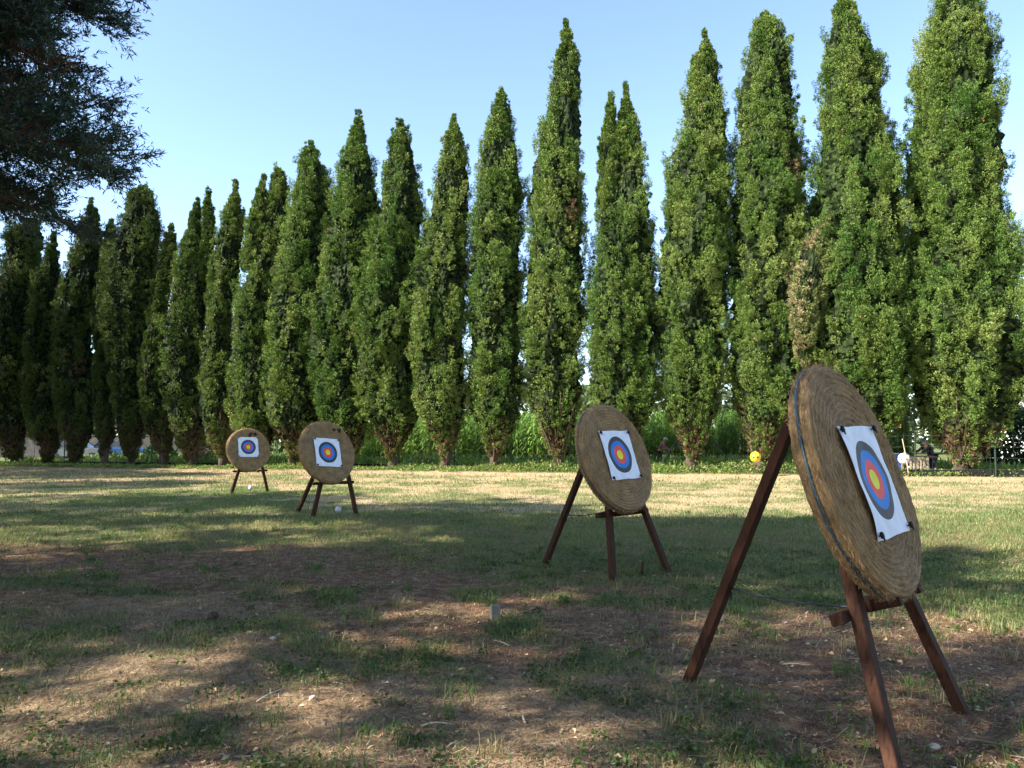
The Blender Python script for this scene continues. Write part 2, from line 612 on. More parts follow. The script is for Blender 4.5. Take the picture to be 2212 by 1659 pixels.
def blades(X, Y, h, w, lean, rng, col):
    n = len(X)
    Z = gheight(X, Y) - 0.004
    b = np.stack([X, Y, Z], -1)
    a = rng.random(n) * 2 * PI
    s = np.stack([np.cos(a), np.sin(a), np.zeros(n)], -1)
    l = np.stack([-np.sin(a), np.cos(a), np.zeros(n)], -1) * (lean * h)[:, None]
    zz = np.array([0, 0, 1.0])
    hm = h[:, None]
    m = b + zz * hm * 0.6 + l * 0.35
    t = b + zz * hm * np.clip(1 - lean * 0.3, 0.3, 1)[:, None] + l
    sw = s * w[:, None]
    P = np.concatenate([np.stack([b - sw * 0.5, b + sw * 0.5, m + sw * 0.38, m - sw * 0.38], 1),
                        np.stack([m - sw * 0.38, m + sw * 0.38, t + sw * 0.06, t - sw * 0.06], 1)])
    return P, np.concatenate([col, col])


def build_grass():
    rng = np.random.default_rng(5)
    G, GC, D, DC = [], [], [], []
    for n, y0, y1, hh, ww in ((235000, 3.2, 9, 0.042, 0.0030), (280000, 5.5, 16, 0.055, 0.006), (150000, 14, 28, 0.06, 0.011), (60000, 26, 43, 0.08, 0.022)):
        X, Y = scatter(n, y0, y1, rng)
        g, d = cover(X, Y)
        nn = fbm(X * 2.3, Y * 2.3, 0, 31)
        u = rng.random(n)
        isg = u < g * (0.4 + nn) + 0.055 * sstep(0.4, 0.6, nn)
        isd = (~isg) & (rng.random(n) < d * 0.55)
        f = vn(X * 0.8, Y * 0.8, 0, 41)
        h = hh * (0.5 + rng.random(n) * 0.9) * (0.6 + 0.9 * nn)
        w = ww * (0.7 + 0.6 * rng.random(n))
        tg = np.stack([0.085 + 0.075 * f, 0.130 + 0.055 * f, 0.045 + 0.018 * f], -1) * (0.65 + 0.8 * rng.random(n))[:, None]
        yel = (rng.random(n) < 0.2)[:, None]
        tg = np.where(yel, np.array([0.20, 0.19, 0.075]) * (0.7 + 0.6 * rng.random(n))[:, None], tg)
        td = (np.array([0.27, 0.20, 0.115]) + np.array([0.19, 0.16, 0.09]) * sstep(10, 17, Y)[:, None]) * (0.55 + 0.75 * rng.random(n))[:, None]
        if isg.any():
            p, c = blades(X[isg], Y[isg], h[isg], w[isg], 0.25 + rng.random(isg.sum()) * 0.7, rng, tg[isg])
            G.append(p); GC.append(c)
        if isd.any():
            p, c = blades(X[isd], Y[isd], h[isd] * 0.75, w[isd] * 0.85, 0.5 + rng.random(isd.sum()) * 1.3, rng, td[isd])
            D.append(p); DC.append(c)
    # bigger tufts of fresh grass
    for k in range(260):
        Y = 3.6 + 13 * rng.random() ** 1.2
        X = (rng.random() * 2 - 1) * 0.66 * Y
        n = rng.integers(14, 44)
        r = 0.03 + 0.07 * rng.random()
        x = X + rng.normal(size=n) * r
        y = Y + rng.normal(size=n) * r
        fresh = rng.random()
        c = (np.array([0.07, 0.125, 0.03]) if fresh < 0.65 else np.array([0.24, 0.20, 0.10])) * (0.7 + 0.6 * rng.random(n))[:, None]
        p, c = blades(x, y, 0.05 + 0.09 * rng.random(n), 0.0022 + 0.0005 * Y + 0 * x, 0.3 + 0.7 * rng.random(n), rng, c)
        G.append(p); GC.append(c)
    tag(mesh_quads('green_grass', np.concatenate(G), M['grass'], np.concatenate(GC)), 'short green grass growing across the shaded middle of the field', 'grass', kind='stuff')
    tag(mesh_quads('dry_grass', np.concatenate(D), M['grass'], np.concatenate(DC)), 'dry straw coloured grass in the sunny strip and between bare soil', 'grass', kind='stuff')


def build_weeds():
    rng = np.random.default_rng(8)
    P, C = [], []
    # broad leaved weeds over the bare foreground
    tries = 0
    n_cl = 0
    while n_cl < 1050 and tries < 16000:
        tries += 1
        Y = 3.3 + 7.5 * rng.random() ** 1.1
        X = (rng.random() * 2 - 1) * (0.68 * Y + 0.2)
        g, d = cover(np.array([X]), np.array([Y]))
        if rng.random() > g[0] * 1.5 + 0.05:
            continue
        n_cl += 1
        n = rng.integers(12, 50)
        r = 0.025 + 0.075 * rng.random()
        hgt = 0.02 + 0.06 * rng.random() ** 2
        x, y = X + rng.normal(size=n) * r, Y + rng.normal(size=n) * r
        z = gheight(x, y) + rng.random(n) * hgt
        dr = unit(np.stack([rng.normal(size=n), rng.normal(size=n), 0.25 + 0.5 * rng.random(n)], -1))
        L = 0.012 + 0.026 * rng.random(n)
        P.append(diamonds(np.stack([x, y, z], -1), dr, L, L * 0.55, rng, 0.5))
        base = np.array([0.040, 0.075, 0.022]) * (0.7 + 0.8 * rng.random())
        C.append(base * (0.7 + 0.6 * rng.random(n))[:, None] + np.array([0.02, 0.015, 0]) * rng.random(n)[:, None])
    tag(mesh_quads('weeds', np.concatenate(P), M['leaf'], np.concatenate(C)), 'low dark green weeds in patches on the brown soil', 'weeds', kind='stuff')
    # rank growth along the fence line
    P, C = [], []
    L_row = np.linalg.norm((ROW_B - ROW_A)[:2])
    for k in range(1500):
        s = rng.uniform(-6, L_row + 7)
        off = rng.normal() * 0.55 - 0.15
        q = ROW_A[:2] + ROW_D * s + ROW_N * off
        lump = vn(s * 0.45, 3.3, 0, 51)
        if rng.random() > 0.35 + lump:
            continue
        n = 26
        hgt = (0.10 + 0.45 * lump ** 2 * rng.random()) * (1.4 if s > L_row * 0.55 else 0.8)
        x, y = q[0] + rng.normal(size=n) * 0.16, q[1] + rng.normal(size=n) * 0.16
        z = gheight(x, y) + rng.random(n) * hgt
        dr = unit(np.stack([rng.normal(size=n), rng.normal(size=n), 0.5 + rng.random(n)], -1))
        L = 0.06 + 0.08 * rng.random(n)
        P.append(diamonds(np.stack([x, y, z], -1), dr, L, L * 0.45, rng, 0.5))
        base = (np.array([0.11, 0.18, 0.04]) if rng.random() < 0.6 else np.array([0.19, 0.20, 0.06])) * (0.7 + 0.6 * rng.random())
        C.append(base * (0.7 + 0.6 * rng.random(n))[:, None])
    tag(mesh_quads('fence_line_weeds', np.concatenate(P), M['leaf'], np.concatenate(C)), 'bright green ground weeds along the foot of the cypress row', 'weeds', kind='stuff')


def build_litter():
    rng = np.random.default_rng(12)
    # straw bits and needles lying flat
    P, C = [], []
    for n, y0, y1, l0, w0 in ((170000, 3.2, 7.0, 0.055, 0.0032), (90000, 6, 13, 0.06, 0.0055)):
        X, Y = scatter(n, y0, y1, rng, power=1.0)
        g, d = cover(X, Y)
        nn = fbm(X * 1.7, Y * 1.7, 0, 61)
        k = rng.random(n) < (0.25 + 0.8 * d) * (0.35 + nn) * (1 - 0.5 * g)
        X, Y = X[k], Y[k]
        n = len(X)
        a = rng.random(n) * 2 * PI
        Z = gheight(X, Y) + 0.002 + 0.010 * rng.random(n)
        L = l0 * (0.3 + rng.random(n))
        dr = unit(np.stack([np.cos(a), np.sin(a), rng.normal(size=n) * 0.13], -1))
        s = np.stack([-np.sin(a), np.cos(a), np.zeros(n)], -1)
        W = (w0 * (0.6 + 0.8 * rng.random(n)))[:, None] / 2
        b = np.stack([X, Y, Z], -1)
        e = b + dr * L[:, None]
        P.append(np.stack([b - s * W, b + s * W, e + s * W, e - s * W], 1))
        t = rng.random(n)[:, None]
        c = np.where(t < 0.50, np.array([0.31, 0.21, 0.12]), np.where(t < 0.88, np.array([0.15, 0.08, 0.05]), np.array([0.34, 0.27, 0.19])))
        C.append(c * (0.3 + 1.3 * rng.random(n) ** 1.3)[:, None])
    tag(mesh_quads('straw_litter', np.concatenate(P), M['litter'], np.concatenate(C)), 'loose straw bits and fallen needles strewn over the soil', 'litter', kind='stuff')
    # fallen leaves
    n = 3200
    X, Y = scatter(n, 3.3, 11.5, rng, power=1.2)
    a = rng.random(n) * 2 * PI
    L = 0.018 + 0.034 * rng.random(n)
    W = L * (0.4 + 0.35 * rng.random(n))
    b = np.stack([X, Y, gheight(X, Y) + 0.008], -1)
    dr = unit(np.stack([np.cos(a), np.sin(a), 0.25 * rng.normal(size=n)], -1))
    s = unit(np.stack([-np.sin(a), np.cos(a), 0.45 * rng.normal(size=n)], -1))
    mid = b + dr * L[:, None] * 0.5
    cu = np.array([0, 0, 1.0]) * (L * 0.22 * rng.random(n))[:, None]
    P = np.concatenate([np.stack([b, mid + s * W[:, None] / 2 + cu, b + dr * L[:, None], mid], 1), np.stack([b, mid, b + dr * L[:, None], mid - s * W[:, None] / 2 + cu], 1)])
    t = rng.random(n)[:, None]
    c = np.where(t < 0.5, np.array([0.42, 0.31, 0.18]), np.where(t < 0.75, np.array([0.24, 0.15, 0.09]), np.where(t < 0.9, np.array([0.34, 0.29, 0.22]), np.array([0.38, 0.31, 0.12])))) * (0.6 + 0.6 * rng.random(n))[:, None]
    tag(mesh_quads('fallen_leaves', P, M['litter'], np.concatenate([c, c])), 'small dry leaves scattered over the foreground soil', 'fallen leaves', kind='stuff')
    # thin dead twigs
    P, C = [], []
    for k in range(320):
        Y = 3.3 + 7 * rng.random() ** 1.3
        X = (rng.random() * 2 - 1) * 0.68 * Y
        a = rng.random() * 2 * PI
        L = 0.06 + 0.16 * rng.random()
        m = 5
        tt = np.linspace(0, 1, m)
        bend = rng.normal() * 0.25
        px = X + L * tt * math.cos(a) - L * bend * tt ** 2 * math.sin(a)
        py = Y + L * tt * math.sin(a) + L * bend * tt ** 2 * math.cos(a)
        pz = gheight(px, py) + 0.006 + 0.03 * rng.random() * tt
        pts = np.stack([px, py, pz], -1)[None]
        w = np.linspace(1, 0.4, m)[None] * (0.004 + 0.004 * rng.random())
        col = np.array([0.30, 0.25, 0.20]) * (0.4 + 0.9 * rng.random())
        for sv in (np.array([[-math.sin(a), math.cos(a), 0.0]]), np.array([[0, 0, 1.0]])):
            q = quad_strip(pts, sv, w)
            P.append(q)
            C.append(np.repeat(col[None], len(q), 0))
    tag(mesh_quads('dead_twigs', np.concatenate(P), M['litter'], np.concatenate(C)), 'thin dead twigs strewn over the foreground', 'twigs', kind='stuff')


# ------------------------------------------------------------------ cypress trees
# silhouettes measured on the photo: rows of (y, left x, right x)
CY_TREES = [
    (-45, [[(520, -50, -42), (620, -75, -20), (750, -90, -12), (900, -85, -10), (985, -60, -30)]], 'cypress cut by the left edge of the picture, shaded nearly to its top'),
    (30, [[(476, 66, 82), (505, 10, 90), (550, 5, 92), (620, 0, 90), (700, -10, 74), (800, -12, 62), (900, -10, 62), (985, 10, 50)]], 'blunt topped cypress standing behind the overhanging dark branches at the far left'),
    (102, [[(507, 113, 118), (549, 96, 130), (609, 76, 132), (689, 66, 124), (749, 56, 122), (849, 52, 124), (929, 68, 128), (969, 84, 124), (1003, 92, 112)]], 'short narrow cypress with its lower half in deep shade, second clear tip from the left'),
    (160, [[(435, 193, 199), (461, 182, 212), (509, 170, 216), (569, 152, 216), (629, 138, 212), (709, 124, 200), (769, 122, 200), (889, 128, 204), (949, 140, 195), (1003, 150, 172)]], 'pointed cypress whose tip rises just right of the dark overhanging branches'),
    (226, [[(473, 238, 242), (501, 224, 252), (549, 218, 250), (609, 208, 240), (689, 200, 236), (769, 204, 240), (889, 204, 248), (949, 212, 244), (1003, 219, 233)]], 'very thin cypress squeezed against the left flank of a broad blunt one'),
    (284, [[(404, 312, 326), (425, 282, 331), (449, 270, 340), (489, 256, 348), (549, 244, 345), (629, 236, 328), (709, 230, 318), (769, 238, 316), (849, 246, 306), (929, 250, 312), (969, 262, 302), (1005, 276, 292)]], 'broad blunt topped cypress, its upper half sunlit and its foot black with shade'),
    (352, [[(490, 367, 371), (521, 348, 384), (561, 342, 387), (609, 332, 374), (689, 320, 362), (749, 310, 358), (829, 302, 358), (889, 304, 366), (929, 318, 370), (969, 336, 370), (1005, 343, 361)]], 'low thin cypress between a broad blunt one and a twin tipped one'),
    (416, [[(431, 424, 430), (461, 410, 438), (501, 400, 442), (549, 388, 446), (609, 378, 446), (689, 362, 444), (769, 356, 440), (849, 356, 434), (909, 366, 436), (949, 378, 440), (1000, 404, 430)], [(412, 449, 453), (441, 438, 460), (489, 434, 470), (549, 430, 466), (609, 422, 456)]], 'twin tipped cypress with a taller curled right tip, left of the smallest target'),
    (482, [[(392, 509, 513), (426, 491, 523), (466, 482, 531), (514, 469, 528), (588, 457, 516), (686, 447, 503), (783, 440, 501), (881, 428, 498), (920, 440, 496), (979, 465, 498), (1004, 474, 492)]], 'slim cypress with bare brown twigs low down beside the smallest target'),
    (557, [[(356, 601, 605), (382, 584, 616), (431, 574, 627), (490, 560, 622), (563, 547, 606), (637, 516, 598), (710, 506, 590), (808, 494, 588), (881, 496, 588), (930, 508, 598), (979, 530, 586), (1005, 546, 570)], [(380, 570, 574), (417, 550, 578), (466, 536, 582), (514, 524, 576), (590, 515, 560)]], 'cypress with a small second tip on its left, directly behind the smallest target'),
    (635, [[(307, 669, 674), (338, 650, 689), (368, 640, 701), (412, 633, 716), (466, 621, 714), (539, 606, 706), (637, 591, 698), (734, 579, 690), (808, 574, 690), (881, 572, 692), (915, 584, 687), (954, 609, 672), (1003, 625, 646)]], 'bushy cypress filling the gap between the two farthest targets'),
    (752, [[(238, 775, 779), (275, 758, 789), (319, 745, 795), (368, 731, 806), (441, 716, 813), (514, 706, 812), (612, 694, 806), (710, 682, 798), (783, 682, 790), (857, 682, 792), (905, 692, 794), (954, 714, 789), (1003, 742, 768)]], 'tall straight cypress rising behind the second smallest target'),
    (848, [[(258, 863, 867), (294, 846, 887), (334, 836, 897), (382, 824, 903), (466, 816, 909), (539, 797, 912), (637, 784, 904), (734, 774, 900), (808, 775, 900), (881, 780, 902), (930, 804, 887), (969, 828, 868), (1005, 840, 856)]], 'cypress with a smooth rounded outline, first one right of the second smallest target'),
    (963, [[(250, 979, 983), (294, 960, 1000), (338, 951, 1009), (417, 938, 1010), (495, 914, 1010), (563, 902, 1010), (661, 885, 1008), (759, 887, 1006), (847, 894, 1008), (905, 912, 1003), (954, 936, 990), (1005, 955, 971)]], 'cypress leaning slightly right with a ragged brown right flank low down'),
    (1068, [[(190, 1083, 1087), (236, 1061, 1105), (342, 1033, 1121), (435, 1021, 1133), (560, 1009, 1131), (684, 1003, 1128), (809, 1003, 1130), (884, 1014, 1126), (946, 1036, 1101), (1005, 1059, 1077)]], 'evenly tapered cypress just left of the tallest pointed one in the centre'),
    (1205, [[(45, 1221, 1225), (93, 1204, 1242), (162, 1192, 1258), (230, 1182, 1257), (280, 1165, 1258), (361, 1145, 1261), (498, 1136, 1266), (622, 1126, 1265), (684, 1119, 1266), (809, 1123, 1264), (902, 1151, 1251), (958, 1173, 1228), (1008, 1195, 1216)]], 'tallest pointed cypress in the centre, with a brown dead spray on its right side'),
    (1352, [[(187, 1350, 1354), (225, 1340, 1366), (290, 1322, 1385), (400, 1300, 1395), (500, 1285, 1408), (600, 1278, 1415), (700, 1270, 1420), (800, 1270, 1422), (870, 1280, 1418), (930, 1310, 1395), (1005, 1342, 1364)], [(198, 1318, 1323), (240, 1305, 1335), (330, 1290, 1340), (450, 1283, 1340)]], 'shorter cypress with two equal tips, directly behind the second largest target'),
    (1497, [[(72, 1519, 1524), (124, 1503, 1546), (156, 1484, 1553), (205, 1480, 1566), (280, 1469, 1567), (330, 1448, 1575), (436, 1428, 1581), (560, 1419, 1581), (684, 1411, 1568), (809, 1422, 1571), (884, 1431, 1556), (946, 1456, 1531), (1010, 1484, 1510)]], 'tall cypress with feathery loose sprays on both flanks, just right of the second largest target'),
    (1647, [[(28, 1645, 1655), (60, 1628, 1680), (110, 1612, 1705), (200, 1597, 1712), (300, 1588, 1724), (400, 1578, 1734), (550, 1572, 1740), (700, 1568, 1738), (820, 1570, 1742), (900, 1590, 1720), (960, 1615, 1690), (1010, 1634, 1660)]], 'tall cypress above the yellow ball, its tip just inside the top of the picture'),
    (1855, [[(-15, 1812, 1824), (30, 1797, 1850), (100, 1783, 1882), (200, 1768, 1905), (300, 1758, 1925), (400, 1750, 1945), (520, 1742, 1955), (700, 1742, 1965), (800, 1748, 1970), (870, 1765, 1960), (940, 1800, 1920), (1012, 1840, 1872)], [(455, 1785, 1802), (500, 1758, 1802), (550, 1728, 1795), (610, 1708, 1785), (680, 1699, 1775), (740, 1704, 1765), (790, 1720, 1760)]], 'broad cypress with a pale yellowed branch on its left flank'),
    (2078, [[(-60, 2058, 2062), (0, 2022, 2112), (60, 2005, 2135), (130, 1985, 2140), (250, 1975, 2150), (400, 1965, 2160), (550, 1958, 2182), (700, 1960, 2200), (800, 1975, 2205), (870, 1990, 2200), (930, 2010, 2160), (1012, 2058, 2098)]], 'biggest and widest cypress, at the right end of the row'),
]


def cypress(i, bx, columns, label):
    rng = np.random.default_rng(100 + i)
    by = 1008.5 + 0.0108 * bx
    g0 = ground_at(bx, by)
    X0, Y0 = g0[0], g0[1]
    z0 = float(gheight(X0, Y0))
    right = bx > 1400
    root = empty('cypress_tree', (X0, Y0, z0), label, 'cypress', 'row of cypress trees')
    hue = rng.normal() * 0.12
    P, C = [], []
    # colours: dark green, olive, yellow green, brown
    pal = np.array([[0.050, 0.106, 0.021], [0.116, 0.174, 0.039], [0.200, 0.240, 0.070], [0.170, 0.110, 0.058]])
    off0 = np.array([X0, Y0, z0])
    for ci, rows in enumerate(columns):
        yoff = 0.0 if ci == 0 else (-0.7 if i == 19 else -0.25)
        Yc = Y0 + yoff
        pz, pc, pw = [], [], []
        for (y, xl, xr) in rows:
            a, b = at_depth(xl, y, Yc), at_depth(xr, y, Yc)
            pz.append(a[2]); pc.append((a[0] + b[0]) / 2); pw.append((b[0] - a[0]) / 2)
        o = np.argsort(pz)
        pz, pc, pw = np.array(pz)[o], np.array(pc)[o], np.array(pw)[o]
        if i < 14 and ci == 0:
            pw = pw * (1 + 0.12 * sstep(pz[-1] - 1.5, pz[-1] - 4.5, pz))

        def prof(z):
            w_ = np.interp(z, pz, pw)
            return np.interp(z, pz, pc), np.maximum(w_ - 0.11 * sstep(1.0, 0.4, w_), 0.02)

        def surf(th, z):
            c, w = prof(z)
            k = 1.02 + 0.50 * (fbm(np.cos(th) * 1.5 + 7, np.sin(th) * 1.5 + 7, z * 0.28, 200 + i * 3 + ci, 3) - 0.5) \
                + 0.36 * (vn(np.cos(th) * 2.6 + 3, np.sin(th) * 2.6 + 3, z * 0.9 + np.cos(th * 2), 300 + i, ) - 0.5)
            return c, w * k
        # inner mass: a rough, closed body of old foliage under the sprays
        nzc = max(24, int((pz[-1] - pz[0]) / 0.11))
        zs = np.linspace(pz[0] + 0.2, pz[-1] - 0.25, nzc)
        k = 84
        th = np.linspace(0, 2 * PI, k, endpoint=False)
        T, Z = np.meshgrid(th, zs)
        c, w = surf(T, Z)
        w = w * (0.77 + 0.34 * (fbm(np.cos(T) * 4 + 11, np.sin(T) * 4 + 11, Z * 1.5, 700 + i, 2) - 0.5)) * (1 - 0.22 * sstep(2.2, 0.8, Z))
        w = w + rng.normal(size=w.shape) * 0.055 * np.clip(w, 0.1, 1)
        V = np.stack([c + w * np.cos(T), Yc + w * np.sin(T), Z + rng.normal(size=Z.shape) * 0.03], -1) - off0
        q4 = np.stack([V[:-1], np.roll(V, -1, 1)[:-1], np.roll(V, -1, 1)[1:], V[1:]], 2).reshape(-1, 4, 3)
        zq = Z[:-1].reshape(-1)
        nq = len(q4)
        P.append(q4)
        lq = sstep(2.6, 1.0, zq - z0)[:, None] if ci == 0 else 0
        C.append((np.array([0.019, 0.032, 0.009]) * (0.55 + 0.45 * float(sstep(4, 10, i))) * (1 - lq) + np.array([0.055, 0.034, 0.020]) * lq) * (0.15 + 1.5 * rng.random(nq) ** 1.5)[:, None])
        # sprays
        zg = np.linspace(pz[0], pz[-1], 200)
        wg = np.maximum(prof(zg)[1], 0.05)
        area = np.trapz(2 * PI * wg, zg)
        near = Y0 < 36
        n_pl = int(area * (2.75 if near else 2.5)) + 12
        wgt = (wg + 0.06) / np.clip(wg, 0.35, 1.0) ** 1.4
        n_pl = int(n_pl * wgt.sum() / (wg + 0.06).sum())
        cdf = np.cumsum(wgt)
        zp = np.interp(rng.random(n_pl), cdf / cdf[-1], zg)
        zp[:6] = pz[-1] - np.linspace(0.50, 1.9, 6)
        th = rng.random(n_pl) * 2 * PI
        keep = (np.sin(th) < 0.35) | (rng.random(n_pl) < 0.45)      # far side carries fewer plumes
        keep[:6] = True
        zp, th = zp[keep], th[keep]
        n_pl = len(zp)
        cp, wp = surf(th, zp)
        deep = rng.random(n_pl)
        sz = np.clip(wp / 1.0, 0.24, 1) * (0.65 + 0.7 * rng.random(n_pl))
        Lp = (1.28 if near else 1.15) * sz
        Rp = Lp * (0.165 + 0.065 * rng.random(n_pl))
        Lp[:6] = 0.75 + 0.2 * rng.random(6)
        Rp[:6] = np.linspace(0.06, 0.15, 6)
        outp = np.stack([np.cos(th), np.sin(th), np.zeros(n_pl)], -1)
        axp = unit(np.array([0, 0, 1.0]) + outp * (0.10 + 0.36 * rng.random(n_pl) * np.clip(wp, 0, 1))[:, None] + rng.normal(size=(n_pl, 3)) * 0.10)
        stray = (rng.random(n_pl) < 0.07) & (zp < pz[-1] - 2)
        radp = np.maximum(wp * (1 + 0.16 * stray) * (0.90 + 0.17 * deep) - Rp * 0.85 - 0.12 * Lp, 0)
        basep = np.stack([cp, np.full(n_pl, Yc), zp], -1) + outp * radp[:, None] - axp * (Lp * 0.45)[:, None] - off0
        # each plume carries small upright sprays
        nc = 25 if near else 20
        sc = rng.random((n_pl, nc))
        prof_p = np.sin(PI * np.clip(0.16 + 0.80 * sc, 0, 1)) ** 0.8
        dc = unit(rng.normal(size=(n_pl, nc, 3)) + outp[:, None] * 0.55)
        dc = unit(dc - axp[:, None] * np.sum(dc * axp[:, None], -1, keepdims=True))
        pc_ = basep[:, None] + axp[:, None] * (sc * Lp[:, None])[..., None] + dc * (prof_p * Rp[:, None] * (0.55 + 0.55 * rng.random((n_pl, nc))))[..., None]
        axc = unit(axp[:, None] * 1.15 + dc * 0.40 + rng.normal(size=(n_pl, nc, 3)) * 0.2)
        rp_ = lambda a: np.repeat(a, nc, axis=0)
        th, zc, deep, wpl = rp_(th), rp_(zp), rp_(deep), rp_(wp)
        ax, pb, dcl = axc.reshape(-1, 3), pc_.reshape(-1, 3), dc.reshape(-1, 3)
        szc = rp_(np.clip(sz, 0.45, 1.1))
        n_cl = len(pb)
        low = sstep(2.3, 0.7, pb[:, 2]) if ci == 0 else np.zeros(n_cl)
        keep = rng.random(n_cl) > low * 0.35
        th, zc, deep, ax, pb, dcl, szc, low = [q[keep] for q in (th, zc, deep, ax, pb, dcl, szc, low)]
        n_cl = len(pb)
        Lc = (0.14 + 0.16 * rng.random(n_cl)) * szc
        Rc = Lc * (0.36 + 0.16 * rng.random(n_cl))
        nt = 30 if near else 24
        s = rng.random((n_cl, nt))
        tr = np.sin(PI * np.clip(0.12 + 0.88 * s, 0, 1)) ** 0.7
        d3 = unit(rng.normal(size=(n_cl, nt, 3)) + dcl[:, None] * 0.5)
        d3 = unit(d3 - ax[:, None] * np.sum(d3 * ax[:, None], -1, keepdims=True))
        pos = pb[:, None] + ax[:, None] * (s * Lc[:, None])[..., None] + d3 * (tr * Rc[:, None] * np.sqrt(rng.random((n_cl, nt))))[..., None]
        dr = unit(ax[:, None] * 0.9 + d3 * 0.8 + rng.normal(size=(n_cl, nt, 3)) * 0.30)
        Lt = (0.045 + 0.065 * rng.random((n_cl, nt))) * (1 if near else 1.15)
        Wt = (0.018 + 0.017 * rng.random((n_cl, nt))) * (1 if near else 1.15)
        P.append(diamonds(pos.reshape(-1, 3), dr.reshape(-1, 3), Lt.reshape(-1), Wt.reshape(-1), rng))
        # tint
        big = fbm(np.cos(th) * 2 + 9, np.sin(th) * 2 + 9, zc * 0.55, 400 + i, 3)
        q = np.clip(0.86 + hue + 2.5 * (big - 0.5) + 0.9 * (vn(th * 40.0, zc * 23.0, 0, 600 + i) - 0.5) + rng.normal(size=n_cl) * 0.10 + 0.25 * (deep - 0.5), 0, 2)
        i0 = np.minimum(q.astype(int), 1)
        fr = (q - i0)[:, None]
        base = pal[i0] * (1 - fr) + pal[i0 + 1] * fr
        dead = (vn(np.cos(th) * 1.6 + 4, np.sin(th) * 1.6 + 4, zc * 1.1, 500 + i) > 0.955) | (rng.random(n_cl) < 0.003 + 0.45 * low)
        if i == 19 and ci == 1:
            base = base * 0.5 + np.array([0.20, 0.20, 0.085]) * 0.5
            base[(rng.random(n_cl) < 0.6) & (np.cos(th) < -0.25)] = np.array([0.31, 0.25, 0.14])
            dead = np.zeros(n_cl, bool)
        base = np.where(dead[:, None], pal[3] * (0.75 + 0.7 * rng.random(n_cl))[:, None], base)
        if i == 15:
            sp = (np.abs(zc - 12.4) < 0.7) & (np.abs(th - 5.25) < 0.22)
            base = np.where(sp[:, None], np.array([0.14, 0.075, 0.045]), base)
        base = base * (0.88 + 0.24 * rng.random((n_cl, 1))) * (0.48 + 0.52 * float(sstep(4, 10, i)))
        cc = base[:, None] * (0.72 + 0.56 * rng.random((n_cl, nt, 1)))
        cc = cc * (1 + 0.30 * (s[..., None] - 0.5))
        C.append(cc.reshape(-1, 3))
    # stray sprays breaking the outline
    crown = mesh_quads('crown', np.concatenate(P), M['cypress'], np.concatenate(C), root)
    # trunk, limbs sweeping up into the crown, dead twigs
    tb = MB()
    r0 = min(0.25, 0.15 + 0.008 * abs(columns[0][-3][2] - columns[0][-3][1]) / 10)
    hh = np.linspace(-0.1, 4.5, 9)
    cz = np.interp(hh + z0, pz if len(columns) == 1 else pz, pc if len(columns) == 1 else np.full(len(pz), X0)) - X0
    cz[:3] = cz[:3] * np.array([0, 0.3, 0.7])
    wob = 0.05 * rng.normal(size=9)
    tb.tube(np.stack([cz * 0.5 + wob, 0.05 * rng.normal(size=9), hh], -1), r0 * np.array([1.35, 1.0, 0.9, 0.85, 0.8, 0.7, 0.6, 0.5, 0.4]), 9)
    rows0 = columns[0]
    for q in range(16):
        a = rng.random() * 2 * PI
        zs0 = 0.15 + 0.9 * rng.random()
        top = 2.4 + 1.6 * rng.random()
        wt = abs(at_depth(rows0[-4][2], 900, Y0)[0] - at_depth(rows0[-4][1], 900, Y0)[0]) / 2
        rr = wt * (0.35 + 0.5 * rng.random())
        t = np.linspace(0, 1, 6)
        pts = np.stack([np.cos(a) * rr * t ** 0.8, np.sin(a) * rr * t ** 0.8, zs0 + (top - zs0) * t], -1) + rng.normal(size=(6, 3)) * 0.03
        tb.tube(pts, np.linspace(0.05, 0.015, 6), 5)
    trunk = tb.build('trunk', M['bark'], root, True)
    n = 620
    a = rng.random(n) * 2 * PI
    zz = 0.5 + 2.4 * rng.random(n)
    ww = np.interp(zz + z0, pz, pw) if len(columns) == 1 else np.full(n, 0.8)
    b = np.stack([np.cos(a) * ww * 0.45, np.sin(a) * ww * 0.45, zz], -1)
    dr = unit(np.stack([np.cos(a), np.sin(a), 0.5 + rng.random(n)], -1) + rng.normal(size=(n, 3)) * 0.3)
    Lq = np.minimum(0.35 + 0.5 * rng.random(n), ww * 0.8 + 0.1)
    tw = diamonds(b, dr, Lq, np.full(n, 0.016), rng, 0.2)
    mesh_quads('dead_twigs', tw, M['litter'], np.array([0.17, 0.105, 0.065]) * (0.5 + 0.8 * rng.random(n))[:, None], root)
    return root


# ------------------------------------------------------------------ dark conifer overhead


